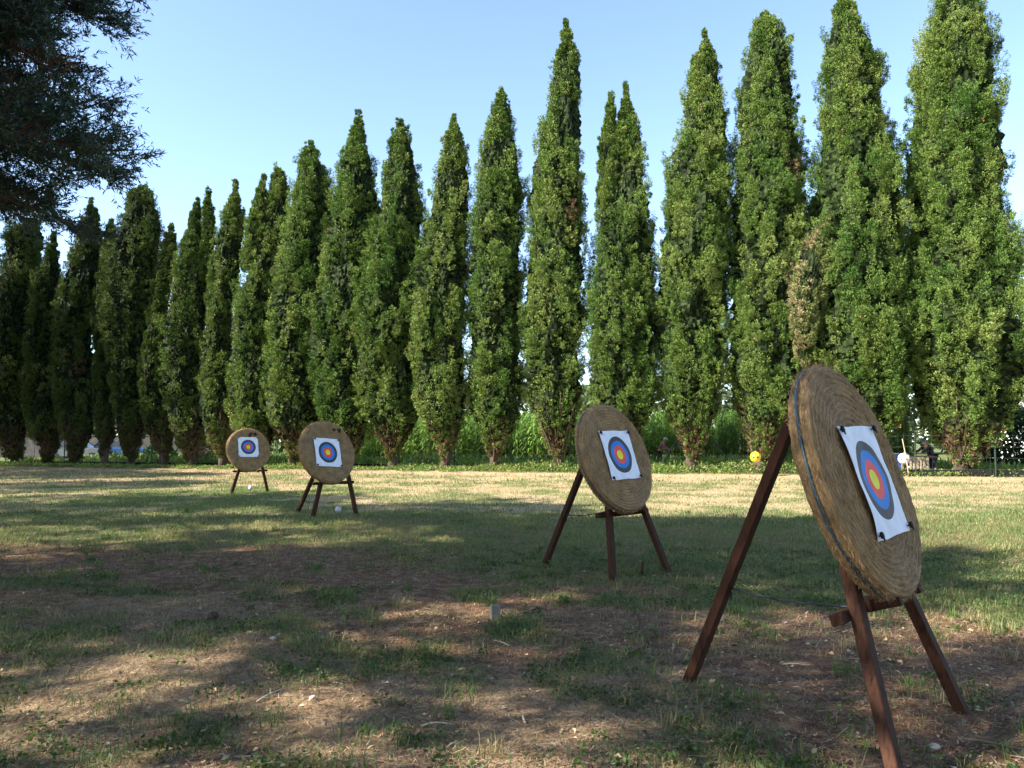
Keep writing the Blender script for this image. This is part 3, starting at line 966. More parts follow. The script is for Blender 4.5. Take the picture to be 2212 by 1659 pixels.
def conifer_meshes(seed, H, zb, R, limbs, sec=13, tw=8, nd=17, nl=0.085, nw=0.016, top_r=0.35, face=0, gap=0.0):
    rng = np.random.default_rng(seed)
    tb = MB()
    hh = np.linspace(-0.2, H * 0.97, 10)
    tb.tube(np.stack([0.12 * np.sin(hh * 0.7), 0.1 * np.cos(hh * 0.5) - 0.1, hh], -1), np.linspace(0.34, 0.05, 10) * np.array([1.3] + [1] * 9), 10)
    bb = MB()
    NP, ND, NC = [], [], []
    for k in range(limbs):
        u = (k + rng.random()) / limbs
        z = zb + (H - zb) * u ** 0.9
        a = k * 2.39996 + rng.normal() * 0.25
        Rl = R * (1 - (1 - top_r) * u ** 1.6) * (0.78 + 0.3 * rng.random())
        if u > 0.93:
            Rl *= 0.5
        t = np.linspace(0, 1, 8)
        rise = Rl * (0.10 + 0.35 * u + 0.12 * rng.normal())
        ca, sa = math.cos(a), math.sin(a)
        side = rng.normal() * 0.12 * Rl
        pts = np.stack([ca * Rl * t - sa * side * t ** 2, sa * Rl * t + ca * side * t ** 2, z + rise * (1.3 * t - 0.75 * t ** 2) - 0.5 * (1 - u) * t ** 2], -1)
        bb.tube(pts, np.linspace(0.062, 0.008, 8) * (0.55 + 0.05 * Rl), 6)
        ns = sec if not face or math.cos(a + 0.4) > -0.25 else sec // 3
        ts = 0.14 + 0.86 * (np.arange(ns) + rng.random(ns)) / ns
        for q in range(ns):
            s = ts[q]
            b0 = np.array([np.interp(s, t, pts[:, d]) for d in range(3)])
            if gap and vn(b0[0] * 0.85 + 40, b0[1] * 0.85 + 40, b0[2] * 0.85, seed) < gap:
                continue
            sg = 1 if q % 2 else -1
            aa = a + sg * (0.45 + 0.5 * rng.random())
            l2 = (0.45 + 1.0 * rng.random()) * (1.25 - 0.65 * s) * min(1, Rl / 3.5)
            v = unit(np.array([math.cos(aa), math.sin(aa), 0.10 + 0.35 * rng.normal()]))
            t2 = np.linspace(0, 1, 4)
            p2 = b0 + v * (l2 * t2)[:, None] + np.array([0, 0, 1]) * (0.12 * l2 * (t2 ** 2))[:, None]
            bb.tube(p2, np.linspace(0.020, 0.006, 4), 4, False)
            s3 = rng.random(tw) ** 0.7
            b3 = b0 + v * (l2 * s3)[:, None]
            v3 = unit(v * 0.8 + rng.normal(size=(tw, 3)) * np.array([0.6, 0.6, 0.5]))
            l3 = 0.20 + 0.26 * rng.random(tw)
            s4 = rng.random((tw, nd))
            pos = b3[:, None] + v3[:, None] * (l3[:, None] * s4)[..., None]
            d4 = unit(v3[:, None] * 1.0 + rng.normal(size=(tw, nd, 3)) * 0.62)
            NP.append(pos.reshape(-1, 3))
            ND.append(d4.reshape(-1, 3))
            br = rng.random() < 0.03 + 0.14 * (s < 0.4)
            base = np.array([0.115, 0.062, 0.034]) if br else np.array([0.034, 0.062, 0.040]) * (0.75 + 0.6 * rng.random())
            NC.append(np.repeat(base[None], tw * nd, 0))
    NP, ND, NC = np.concatenate(NP), np.concatenate(ND), np.concatenate(NC)
    n = len(NP)
    Q = diamonds(NP, ND, nl * (0.7 + 0.7 * rng.random(n)), np.full(n, nw), rng)
    NC = NC * (0.7 + 0.6 * rng.random(n))[:, None]
    return tb, bb, Q, NC


def conifer(loc, rz, label, cat, meshes, group=None):
    root = empty('conifer_tree', loc, label, cat, group, rz)
    tb, bb, Q, NC = meshes
    tb.build('trunk', M['bark'], root, True)
    bb.build('branches', M['bark'], root, True)
    mesh_quads('crown', Q, M['needle'], NC, root)
    return root


def copy_tree(o, parent=None):
    c = o.copy()
    COL.objects.link(c)
    c.parent = parent
    for ch in [x for x in o.children]:
        copy_tree(ch, c)
    return c


# ------------------------------------------------------------------ broad-leaved tree behind the row


def broadleaf(loc, H, R, label, seed, cat='tree', leaf=0.16, n_cl=260, col=(0.085, 0.145, 0.035), zb=None):
    rng = np.random.default_rng(seed)
    root = empty('broadleaf_tree', loc, label, cat, 'leafy trees beyond the fence')
    tb = MB()
    hz = np.linspace(-0.1, H * 0.55, 7)
    tb.tube(np.stack([0.1 * np.sin(hz), 0.1 * np.cos(hz * 1.3) - 0.1, hz], -1), np.linspace(0.22, 0.1, 7), 8)
    zb = H * 0.25 if zb is None else zb
    P, C = [], []
    for k in range(n_cl):
        u = rng.random()
        d = unit(rng.normal(size=3))
        r = 0.45 + 0.55 * rng.random() ** 0.5
        c = np.array([0, 0, zb + (H - zb) * 0.5]) + d * r * np.array([R, R, (H - zb) * 0.5])
        if k < 22:
            t = np.linspace(0, 1, 6)[:, None]
            st = np.array([0, 0, H * (0.2 + 0.3 * rng.random())])
            tb.tube(st + (c - st) * t + np.array([0, 0, 0.4]) * np.sin(t * PI), np.linspace(0.08, 0.015, 6), 5)
        n = 70
        q = c + rng.normal(size=(n, 3)) * 0.42 * (R / 2.5) ** 0.5
        dr = unit(rng.normal(size=(n, 3)) + np.array([0, 0, -0.5]))
        L = leaf * (0.7 + 0.7 * rng.random(n))
        P.append(diamonds(q, dr, L, L * 0.5, rng, 0.5))
        C.append(np.asarray(col) * (0.6 + 0.7 * rng.random()) * (0.75 + 0.5 * rng.random(n))[:, None])
    tb.build('trunk', M['bark'], root, True)
    mesh_quads('crown', np.concatenate(P), M['leaf'], np.concatenate(C), root)
    return root


# ------------------------------------------------------------------ targets
DISC_R, DISC_T = 0.62, 0.115


def straw_disc_mesh():
    """coiled straw boss: +Z is the face, centre of the face at the origin, back at -DISC_T"""
    pitch = 0.034
    pr = []
    for r in np.linspace(0.0, DISC_R - 0.035, 140):
        pr.append((r, 0.0, r))
    for a in np.linspace(0, PI / 2, 10)[1:]:
        pr.append((DISC_R - 0.035 + 0.035 * math.sin(a), -0.035 + 0.035 * math.cos(a), DISC_R - 0.035 + 0.035 * a))
    s0 = pr[-1][2]
    for z in np.linspace(-0.035, -DISC_T + 0.03, 16)[1:]:
        pr.append((DISC_R, z, s0 + (-0.035 - z)))
    s1 = pr[-1][2]
    for a in np.linspace(0, PI / 2, 6)[1:]:
        pr.append((DISC_R - 0.03 + 0.03 * math.cos(a), -DISC_T + 0.03 - 0.03 * math.sin(a), s1 + 0.03 * a))
    s2 = pr[-1][2]
    for r in np.linspace(DISC_R - 0.03, 0.0, 24)[1:]:
        pr.append((r, -DISC_T, s2 + DISC_R - 0.03 - r))
    pr = np.array(pr)
    K = 200
    th = np.linspace(0, 2 * PI, K, endpoint=False)
    # profile normals
    tg = np.gradient(pr[:, :2], axis=0)
    nr = np.stack([-tg[:, 1], tg[:, 0]], -1)
    nr = unit(nr)
    nr[0] = (0, 1)
    if nr[10][1] < 0:
        nr = -nr
    S, T = np.meshgrid(pr[:, 2], th, indexing='ij')
    ph = S / pitch - T / (2 * PI)
    bump = np.abs(np.sin(ph * PI)) ** 0.7 - 0.6
    r_ = pr[:, 0][:, None] + 0 * T
    X0, Y0 = r_ * np.cos(T), r_ * np.sin(T)
    lump = (fbm(X0 * 6 + 20, Y0 * 6 + 20, pr[:, 1][:, None] * 6, 77) - 0.5) * 0.022 + (vn(X0 * 45 + 50, Y0 * 45 + 50, pr[:, 1][:, None] * 45, 78) - 0.5) * 0.008
    amp = 0.0125 * np.minimum(1, pr[:, 0] / 0.05)[:, None]
    off = bump * amp + lump * np.minimum(1, pr[:, 0] / 0.05)[:, None]
    rr = pr[:, 0][:, None] + nr[:, 0][:, None] * off
    zz = pr[:, 1][:, None] + nr[:, 1][:, None] * off
    V = np.stack([rr * np.cos(T), rr * np.sin(T), zz], -1).reshape(-1, 3)
    m = len(pr)
    I = (np.arange(m - 1)[:, None] * K + np.arange(K)[None]).reshape(-1)
    J = (np.arange(m - 1)[:, None] * K + (np.arange(K)[None] + 1) % K).reshape(-1)
    Q = np.stack([I, I + K, J + K, J], 1).astype(np.int32)
    me = bpy.data.meshes.new('straw_disc')
    me.vertices.add(len(V))
    me.vertices.foreach_set('co', V.astype(np.float32).reshape(-1))
    me.loops.add(Q.size)
    me.loops.foreach_set('vertex_index', Q.reshape(-1))
    me.polygons.add(len(Q))
    me.polygons.foreach_set('loop_start', np.arange(0, Q.size, 4, dtype=np.int32))
    me.polygons.foreach_set('use_smooth', np.ones(len(Q), bool))
    me.update(calc_edges=True)
    uv = me.uv_layers.new(name='UVMap')
    TT = np.repeat(np.arange(m - 1), K)
    t0 = np.tile(th, m - 1)
    dt = 2 * PI / K
    rm = np.maximum(pr[TT, 0], 0.02)
    s_a, s_b = pr[TT, 2], pr[TT + 1, 2]
    u = np.stack([t0, t0, t0 + dt, t0 + dt], 1)
    v = np.stack([s_a, s_b, s_b, s_a], 1)
    uv.data.foreach_set('uv', np.stack([u, v], -1).astype(np.float32).reshape(-1))
    me.materials.append(M['straw'])
    return me


def straw_fibre_mesh():
    rng = np.random.default_rng(3)
    n1, n2 = 9000, 6500
    r = np.sqrt(rng.random(n1)) * (DISC_R - 0.01)
    t = rng.random(n1) * 2 * PI
    pos = np.stack([r * np.cos(t), r * np.sin(t), -0.002 + 0.006 * rng.random(n1) - 0.012 * sstep(DISC_R - 0.04, DISC_R, r)], -1)
    tang = np.stack([-np.sin(t), np.cos(t), np.zeros(n1)], -1)
    d = unit(tang * rng.choice([-1, 1], n1)[:, None] + rng.normal(size=(n1, 3)) * np.array([0.28, 0.28, 0.09]) + np.array([0, 0, 0.05]))
    t2 = rng.random(n2) * 2 * PI
    z2 = -0.01 - (DISC_T - 0.02) * rng.random(n2)
    outw = np.stack([np.cos(t2), np.sin(t2), np.zeros(n2)], -1)
    pos2 = outw * (DISC_R + 0.002) + np.array([0, 0, 1.0]) * z2[:, None]
    tan2 = np.stack([-np.sin(t2), np.cos(t2), np.zeros(n2)], -1)
    d2 = unit(tan2 * (rng.choice([-1, 1], n2) * 0.8)[:, None] + outw * (0.25 + 0.35 * rng.random(n2))[:, None] + rng.normal(size=(n2, 3)) * 0.3)
    pos, d = np.concatenate([pos, pos2]), np.concatenate([d, d2])
    n = n1 + n2
    P = diamonds(pos, d, 0.016 + 0.030 * rng.random(n) ** 1.5, 0.0016 + 0.0014 * rng.random(n), rng, 0.5)
    c = np.array([0.38, 0.26, 0.135]) * (0.4 + 0.95 * rng.random(n) ** 1.2)[:, None]
    return P, c


def paper_mesh(seed, w, h, curl):
    rng = np.random.default_rng(seed)
    nx, ny = 28, 28
    u = np.linspace(-1, 1, nx)
    v = np.linspace(-1, 1, ny)
    U, V = np.meshgrid(u, v)
    # pinned at the corners, rippling between
    bul = (1 - (U * V) ** 2) * 0.5
    z = 0.010 + curl * 0.012 * bul * (fbm(U * 1.6 + 10, V * 1.6 + 10, 0, seed) - 0.25) * 2 + 0.0045 * (vn(U * 3 + 20, V * 3 + 20, 0, seed + 5) - 0.5)
    z = z + curl * 0.022 * np.maximum(0, -U - 0.45) * (1 - V ** 4)
    x = U * w * (1 - 0.012 * curl * (1 - np.abs(V)) * (np.abs(U) > 0.9)) + 0.008 * curl * (vn(V * 2 + 4, 0.5, 0, seed) - 0.5) * np.abs(U)
    y = V * h + 0.012 * curl * (vn(U * 2 + 9, 1.5, 0, seed + 2) - 0.5) * np.abs(V)
    vs = np.stack([x, y, z], -1).reshape(-1, 3)
    fs = [(j * nx + i, j * nx + i + 1, j * nx + nx + i + 1, j * nx + nx + i) for j in range(ny - 1) for i in range(nx - 1)]
    me = bpy.data.meshes.new('paper_face')
    me.from_pydata(vs.tolist(), [], fs)
    uv = me.uv_layers.new(name='UVMap')
    for l in me.loops:
        p = vs[l.vertex_index]
        uv.data[l.index].uv = (U.reshape(-1)[l.vertex_index] * w, V.reshape(-1)[l.vertex_index] * h)
    me.polygons.foreach_set('use_smooth', np.ones(len(me.polygons), bool))
    me.materials.append(M['paper'])
    return me


#        centre of the face, yaw, tilt, paper roll, half width, half height, dx, dy, feet (left, right, back)
TARGETS = [
    ((1.859, 4.084, 1.316), 0.844, 0.312, 0.021, 0.280, 0.295, 0.030, -0.023, ((1.676, 3.474), (2.480, 4.403), (1.106, 4.972)), 0.3,
     'largest and nearest straw target, seen steeply from the side, blue strap on its rim', 'largest dark brown timber tripod easel under the nearest straw target'),
    ((1.198, 8.767, 1.323), 0.821, 0.322, 0.014, 0.286, 0.283, 0.014, 0.016, ((1.081, 8.443), (1.785, 9.030), (0.397, 9.527)), 2.1,
     'round straw target in the middle distance, second largest of the four', 'reddish timber tripod easel holding the second largest target'),
    ((-3.576, 15.218, 1.294), 0.856, 0.314, -0.067, 0.294, 0.285, -0.032, -0.025, ((-3.858, 15.189), (-3.139, 15.845), (-4.493, 16.454)), 4.0,
     'round straw target on reddish legs, right one of the far pair on the left', 'reddish brown tripod easel, right one of the far pair on the left'),
    ((-7.577, 22.470, 1.257), 0.646, 0.264, -0.005, 0.289, 0.293, -0.015, 0.062, ((-7.990, 22.330), (-7.219, 23.140), (-8.350, 23.350)), 5.2,
     'smallest and farthest round straw target, on dark legs at the left', 'smallest dark legged tripod easel under the farthest target'),
]


def build_targets():
    disc_me = straw_disc_mesh()
    fp, fc = straw_fibre_mesh()
    fib_me = None
    for i, (c, a, t, ro, hw, hh, dx, dy, feet, spin, lab, elab) in enumerate(TARGETS):
        c = np.array(c)
        n = np.array([math.sin(a) * math.cos(t), -math.cos(a) * math.cos(t), math.sin(t)])
        u = np.array([-math.sin(a) * math.sin(t), math.cos(a) * math.sin(t), math.cos(t)])
        r = np.array([math.cos(a), math.sin(a), 0])
        base = c - u * (DISC_R * 1.0)
        root = empty('archery_target', base, lab, 'archery target', 'round straw archery targets on tripods')
        from mathutils import Matrix

        def place(o, off, spin_=0.0):
            cs, sn = math.cos(spin_), math.sin(spin_)
            x, y = r * cs + u * sn, u * cs - r * sn
            p = c + off - base
            o.matrix_local = Matrix(((x[0], y[0], n[0], p[0]), (x[1], y[1], n[1], p[1]), (x[2], y[2], n[2], p[2]), (0, 0, 0, 1)))
        d = link(bpy.data.objects.new('straw_disc', disc_me), root)
        place(d, 0 * n, spin)
        if fib_me is None:
            f = mesh_quads('straw_fibres', fp, M['straw_fibre'], fc, d)
            fib_me = f.data
        else:
            f = link(bpy.data.objects.new('straw_fibres', fib_me), d)
        f['kind'] = 'stuff'
        p = link(bpy.data.objects.new('paper_face', paper_mesh(20 + i, hw, hh, (1.3, 0.9, 0.7, 0.5)[i])), root)
        place(p, r * dx + u * dy + n * 0.004, ro)
        for sx, sy in ((-1, 1), (1, 1), (1, -1), (-1, -1)):
            mb = MB()
            mb.lathe([(0.004, -0.03), (0.004, 0.012), (0.016, 0.014), (0.019, 0.020), (0.016, 0.026), (0.002, 0.027)], 10)
            mb.box((0.010, -0.012, 0.021), (0.012, 0.035, 0.006), None, 0.002)
            q = mb.build('peg', M['nail'], p)
            q.location = (sx * (hw - 0.022), sy * (hh - 0.022), 0.010)
        if i < 2:
            # strap round the middle of the rim
            K = 120
            th = np.linspace(0, 2 * PI, K, endpoint=False)
            wv = 0.004 * np.sin(th * 5 + i)
            vs, fs = [], []
            for k in range(K):
                for (dr_, dz) in ((0.0085, 0.007), (0.0115, 0.0058), (0.0115, -0.0058), (0.0085, -0.007)):
                    rr = DISC_R + dr_
                    vs.append((rr * math.cos(th[k]), rr * math.sin(th[k]), -DISC_T * 0.52 + dz + wv[k]))
            for k in range(K):
                for j in range(3):
                    k2 = (k + 1) % K
                    fs.append((k * 4 + j, k2 * 4 + j, k2 * 4 + j + 1, k * 4 + j + 1))
            mb = MB()
            mb.add(vs, fs)
            s = mb.build('rim_strap', M['strap'], root, True)
            place(s, 0 * n, 0)
        # ---------------- easel
        Lf, Rf, Bf = [np.array([q[0], q[1], float(gheight(q[0], q[1]))]) for q in feet]
        mid = (Lf + Rf) / 2
        nh = unit(np.array([n[0], n[1], 0]))
        touch = c - n * (DISC_T + 0.040)
        # the legs' plane runs from the feet through the back of the disc
        k = (touch[2] - mid[2])
        back = -((touch - mid) @ nh)                     # metres set back at that height
        ztop = 1.74
        apex = mid - nh * back * (ztop / k)
        apex[2] = ztop
        e = empty('tripod_easel', mid, elab, 'easel', 'timber tripods under the straw targets')

        def pb(fn, name, mat=M['wood'], smooth=False):
            mb = MB()
            fn(mb)
            mb.v = [v - mid for v in mb.v]
            return mb.build(name, mat, e, smooth)
        face = np.cross(r, unit(apex - mid))
        ext = 0.03
        for ft, sg in ((Lf, -1), (Rf, 1)):
            top = apex + r * sg * 0.055
            dr = unit(top - ft)
            pb(lambda mb: mb.beam(ft - dr * ext, top, 0.078, 0.058, face, 0.005), 'leg')
        bt = apex - nh * 0.075 - np.array([0, 0, 0.03])
        drb = unit(bt - Bf)
        pb(lambda mb: mb.beam(Bf - drb * ext, bt, 0.078, 0.058, np.cross(r, drb), 0.005), 'leg')
        # bolt through the top of the three legs
        pb(lambda mb: mb.tube([apex - r * 0.16 - np.array([0, 0, 0.05]), apex + r * 0.16 - np.array([0, 0, 0.05])], 0.012, 8), 'bolt', M['nail'])
        # crossbar that carries the disc
        bz = (c - u * (DISC_R + 0.028))
        zb = bz[2] - 0.012
        frac = (zb - mid[2]) / (apex[2] - mid[2])
        pl = Lf + (apex - r * 0.055 - Lf) * frac
        pr_ = Rf + (apex + r * 0.055 - Rf) * frac
        a_, b_ = pl - r * 0.14, pr_ + r * 0.14
        up_ = unit(apex - mid)
        fn_ = face if face @ nh > 0 else -face
        sh = -fn_ * 0.058
        pb(lambda mb: mb.beam(a_ + sh, b_ + sh, 0.062, 0.055, up_, 0.005), 'crossbar')
        # two short brackets standing forward from the bar under the disc
        for q in (0.27, 0.73):
            m0 = pl + (pr_ - pl) * q
            pb(lambda mb: mb.beam(m0 - fn_ * 0.028, m0 + fn_ * 0.145 + up_ * 0.004, 0.06, 0.052, r, 0.005), 'bracket')
        # stay rope between back leg and crossbar
        rb = Bf + (bt - Bf) * 0.36 + nh * 0.03
        rf = pl - fn_ * 0.03 + up_ * 0.035
        tt = np.linspace(0, 1, 14)[:, None]
        sag = np.array([0, 0, -0.022]) * np.sin(tt * PI)
        pb(lambda mb: mb.tube(rb + (rf - rb) * tt + sag, 0.0055, 6), 'rope', M['rope'], True)
        pb(lambda mb: mb.tube([rb, rb + np.array([0.004, 0.002, -0.03]), rb + np.array([0.0, 0.004, -0.075])], 0.005, 6), 'rope_end', M['rope'], True)


# ------------------------------------------------------------------ fence, field, yard


def build_fence():
    root = empty('wire_fence', (*(ROW_A[:2] + ROW_N * 0.5), 0.0), 'tall dark green post and wire fence running behind the cypress row', 'fence')
    o0 = np.array([*(ROW_A[:2] + ROW_N * 0.5), 0.0])
    L = np.linalg.norm((ROW_B - ROW_A)[:2])
    d = np.array([*ROW_D, 0])

    def off(s):                                # the fence steps in front of the last trees
        return -1.25 * sstep(L * 0.84, L * 0.88, s)

    def pt(s, z):
        return np.array([*(ROW_D * s + ROW_N * off(s)), z])
    H = 2.95
    marks = np.arange(-6, L + 10, 2.9) + 0.9
    for s in marks:
        mb = MB()
        mb.tube([pt(s, -0.1), pt(s, H)], 0.032, 8)
        mb.lathe([(0.036, H), (0.036, H + 0.03), (0.005, H + 0.05)], 8, (pt(s, 0)[0], pt(s, 0)[1], 0))
        mb.build('post', M['post'], root)
    for s, dr in ((15.3, 1), (21.6, 1), (24.3, -1), (33.6, 1), (37.2, -1)):
        mb = MB()
        mb.tube([pt(s, 0.05) - np.array([*ROW_N, 0]) * 0.06, pt(s + dr * 1.15, 1.75) - np.array([*ROW_N, 0]) * 0.04], 0.026, 6)
        mb.build('brace', M['post'], root)
    wb = MB()
    ss = np.arange(-7, L + 11, 0.7)
    for z, r in ((0.35, 0.003), (0.8, 0.004), (1.25, 0.004), (1.7, 0.003), (2.3, 0.003), (2.85, 0.004)):
        wb.tube([pt(s, z + 0.015 * math.sin(s * 2.3)) for s in ss], r, 4, False)
    for s in np.arange(-6, L + 10, 0.42):
        wb.tube([pt(s, 0.2), pt(s, H - 0.05)], 0.0015, 3, False)
    wb.build('wire_mesh', M['wire'], root)
    # dark kerb board along the foot of the fence
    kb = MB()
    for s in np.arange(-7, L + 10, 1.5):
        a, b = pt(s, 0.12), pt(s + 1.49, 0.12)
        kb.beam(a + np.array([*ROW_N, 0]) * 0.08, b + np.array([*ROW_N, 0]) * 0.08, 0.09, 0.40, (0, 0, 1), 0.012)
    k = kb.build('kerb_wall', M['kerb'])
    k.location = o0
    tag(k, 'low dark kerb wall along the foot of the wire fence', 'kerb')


def build_maize():
    rng = np.random.default_rng(21)
    P, C = [], []
    for k in range(1900):
        s = rng.uniform(9, 43)
        dd = rng.uniform(12.5, 19)
        q = ROW_A[:2] + ROW_D * s + ROW_N * dd
        ht = (2.7 + 1.0 * rng.random()) * (0.55 + 0.45 * sstep(9, 15, s))
        n = rng.integers(11, 16)
        z0 = (0.15 + 0.8 * np.sort(rng.random(n))) * ht
        a = rng.random() * PI + PI * (np.arange(n) % 2) + rng.normal(size=n) * 0.4
        Ll = 0.7 + 0.45 * rng.random(n)
        t = np.linspace(0, 1, 5)
        out = np.stack([np.cos(a), np.sin(a)], -1)
        pts = np.zeros((n, 5, 3))
        pts[..., 0] = q[0] + out[:, 0:1] * Ll[:, None] * (0.65 * t)
        pts[..., 1] = q[1] + out[:, 1:2] * Ll[:, None] * (0.65 * t)
        pts[..., 2] = z0[:, None] + Ll[:, None] * (0.95 * t - 1.05 * t ** 2)
        side = np.stack([-np.sin(a), np.cos(a), np.zeros(n)], -1)
        w = np.array([0.035, 0.075, 0.075, 0.05, 0.006])[None] * np.ones((n, 1))
        qd = quad_strip(pts, side, w)
        P.append(qd)
        base = np.array([0.15, 0.26, 0.060]) * (0.7 + 0.6 * rng.random())
        cl = base * (0.75 + 0.6 * rng.random((n, 1)))
        dry = (z0 < 0.5)[:, None] & (rng.random((n, 1)) < 0.7)
        cl = np.where(dry, np.array([0.30, 0.27, 0.10]) * (0.7 + 0.5 * rng.random((n, 1))), cl)
        C.append(np.repeat(cl, 4, 0))
        # stalk
        sp = np.array([[[q[0], q[1], 0.0], [q[0], q[1], ht * 0.5], [q[0], q[1], ht]]])
        for sv in (np.array([[1.0, 0, 0]]), np.array([[0, 1.0, 0]])):
            qd = quad_strip(sp, sv, np.array([[0.035, 0.03, 0.012]]))
            P.append(qd)
            C.append(np.repeat(np.array([[0.15, 0.19, 0.06]]), len(qd), 0))
    tag(mesh_quads('maize_crop', np.concatenate(P), M['leaf'], np.concatenate(C)), 'bright green maize growing thickly behind the wire fence', 'maize crop', kind='stuff')
    # rough herbage below and beside it
    P, C = [], []
    for k in range(3600):
        s = rng.uniform(-4, 50)
        dd = 0.7 + 13 * rng.random() ** 1.5
        if (43.5 < s < 47.5 and dd < 5.5) or (s < 8 and rng.random() < 0.5):
            continue
        q = ROW_A[:2] + ROW_D * s + ROW_N * dd
        n = 22
        hg = 0.25 + 0.7 * rng.random() * vn(s * 0.5, dd * 0.5, 0, 71) * (0.45 if s > 41 else 1)
        x, y = q[0] + rng.normal(size=n) * 0.22, q[1] + rng.normal(size=n) * 0.22
        z = rng.random(n) * hg
        dr = unit(np.stack([rng.normal(size=n) * 0.6, rng.normal(size=n) * 0.6, 0.5 + rng.random(n)], -1))
        L = 0.12 + 0.16 * rng.random(n)
        P.append(diamonds(np.stack([x, y, z], -1), dr, L, L * 0.3, rng, 0.45))
        base = np.array([[0.14, 0.23, 0.045], [0.27, 0.28, 0.07], [0.085, 0.15, 0.035]])[rng.integers(0, 3)]
        C.append(base * (0.7 + 0.6 * rng.random(n))[:, None])
    tag(mesh_quads('field_herbage', np.concatenate(P), M['leaf'], np.concatenate(C)), 'rank yellow green herbage on the field beyond the fence', 'herbage', kind='stuff')
    # far belt of trees closing the view
    P, C = [], []
    for k in range(2200):
        X = rng.uniform(-120, 120)
        Y = 84 + 14 * rng.random()
        hm = 6.5 + 5.5 * fbm(X * 0.06 + 20, 2.0, 0, 81)
        c = np.array([X, Y, hm * (0.1 + 0.85 * rng.random())])
        n = 34
        q = c + rng.normal(size=(n, 3)) * np.array([0.9, 0.9, 0.6])
        L = 0.5 + 0.5 * rng.random(n)
        P.append(diamonds(q, unit(rng.normal(size=(n, 3))), L, L * 0.6, rng, 0.5))
        C.append(np.array([0.085, 0.115, 0.050]) * (0.6 + 0.8 * rng.random()) * (0.8 + 0.4 * rng.random(n))[:, None])
    tag(mesh_quads('distant_wood', np.concatenate(P), M['leaf'], np.concatenate(C)), 'far dark belt of trees closing the fields beyond the fence', 'wood', kind='stuff')


def skin_body(name, edges, pts, rad, mat, parent, lvl=1):
    me = bpy.data.meshes.new(name)
    me.from_pydata([tuple(p) for p in pts], edges, [])
    me.materials.append(mat)
    o = link(bpy.data.objects.new(name, me), parent)
    sk = o.modifiers.new('skin', 'SKIN')
    sk.use_smooth_shade = True
    for i, r in enumerate(rad):
        r = (r, r) if not isinstance(r, tuple) else r
        me.skin_vertices[0].data[i].radius = r
    me.skin_vertices[0].data[0].use_root = True
    sb = o.modifiers.new('sub', 'SUBSURF')
    sb.levels = sb.render_levels = lvl
    return o


def person(loc, rz, label, top_mat, leg_mat, hat_mat, bend, reach, grp=None):
    """standing figure facing local +X"""
    root = empty('person', loc, label, 'person', None, rz)
    sb, cb = math.sin(bend), math.cos(bend)

    def sp(h, f=0.0, y=0.0):                     # point h up the bent spine from the hip
        return (h * sb + f * cb, y, 0.88 + h * cb - f * sb)
    P, E, R = [], [], []

    def add(p, r, frm=None):
        P.append(p); R.append(r)
        if frm is not None:
            E.append((frm, len(P) - 1))
        return len(P) - 1
    pel = add(sp(0), 0.125)
    wa = add(sp(0.20), (0.12, 0.10), pel)
    ch = add(sp(0.42), (0.15, 0.11), wa)
    nk = add(sp(0.56), 0.055, ch)
    hd = add(sp(0.66, 0.03), 0.082, nk)
    cr = add(sp(0.76, 0.03), 0.078, hd)
    nose = add(sp(0.685, 0.115), 0.014, hd)
    for sgn in (-1, 1):
        hip = add((0.0, 0.10 * sgn, 0.84), 0.095, pel)
        kn = add((0.04 + 0.05 * sgn, 0.11 * sgn, 0.46), 0.062, hip)
        an = add((0.0 + 0.06 * sgn, 0.11 * sgn, 0.09), 0.042, kn)
        add((0.15 + 0.06 * sgn, 0.12 * sgn, 0.04), 0.038, an)
        sh = add(sp(0.47, 0.0, 0.19 * sgn), 0.062, ch)
        s0 = np.array(P[sh])
        el_ = s0 + np.array([0.12 + 0.12 * reach, 0.04 * sgn, -0.24 + 0.08 * reach])
        el = add(tuple(el_), 0.042, sh)
        wr_ = el_ + np.array([0.20 + 0.04 * reach, -0.03 * sgn, -0.12 * (1 - reach) - 0.03])
        wr = add(tuple(wr_), 0.028, el)
        fdir = unit(wr_ - el_)
        pm = add(tuple(wr_ + fdir * 0.06), 0.034, wr)
        for q in range(5):
            b = wr_ + fdir * (0.085 if q < 4 else 0.03) + np.array([0, (q - 1.5) * 0.018 if q < 4 else 0.035 * -sgn, 0])
            add(tuple(b + fdir * (0.055 if q < 4 else 0.035) + np.array([0, 0, -0.02])), 0.009, pm)
    skin_body('body', E, P, R, M['skin'], root)
    # clothes: the same joints, a little thicker

    def part(name, keep, mat, add_r):
        idx = {k: j for j, k in enumerate(keep)}
        skin_body(name, [(idx[a], idx[b]) for a, b in E if a in idx and b in idx], [P[k] for k in keep],
                  [tuple(x + add_r for x in (R[k] if isinstance(R[k], tuple) else (R[k], R[k]))) for k in keep], mat, root)
    # joints per side: hip kn an foot sh el wr palm fingers(5) -> 13
    s1, s2 = 7, 20
    part('shirt', [pel, wa, ch, s1 + 4, s1 + 5, s1 + 6, s2 + 4, s2 + 5, s2 + 6], top_mat, 0.016)
    part('trousers', [pel, s1, s1 + 1, s1 + 2, s2, s2 + 1, s2 + 2], leg_mat, 0.020)
    hm = MB()
    hc = np.array(sp(0.775, 0.03))
    hm.lathe([(0.098, -0.03), (0.105, 0.02), (0.09, 0.07), (0.05, 0.10), (0.005, 0.108)], 14, hc)
    hm.box(hc + np.array([0.12, 0, -0.005]), (0.13, 0.13, 0.014), None, 0.005)
    hm.build('hat', hat_mat, root, True)
    return root


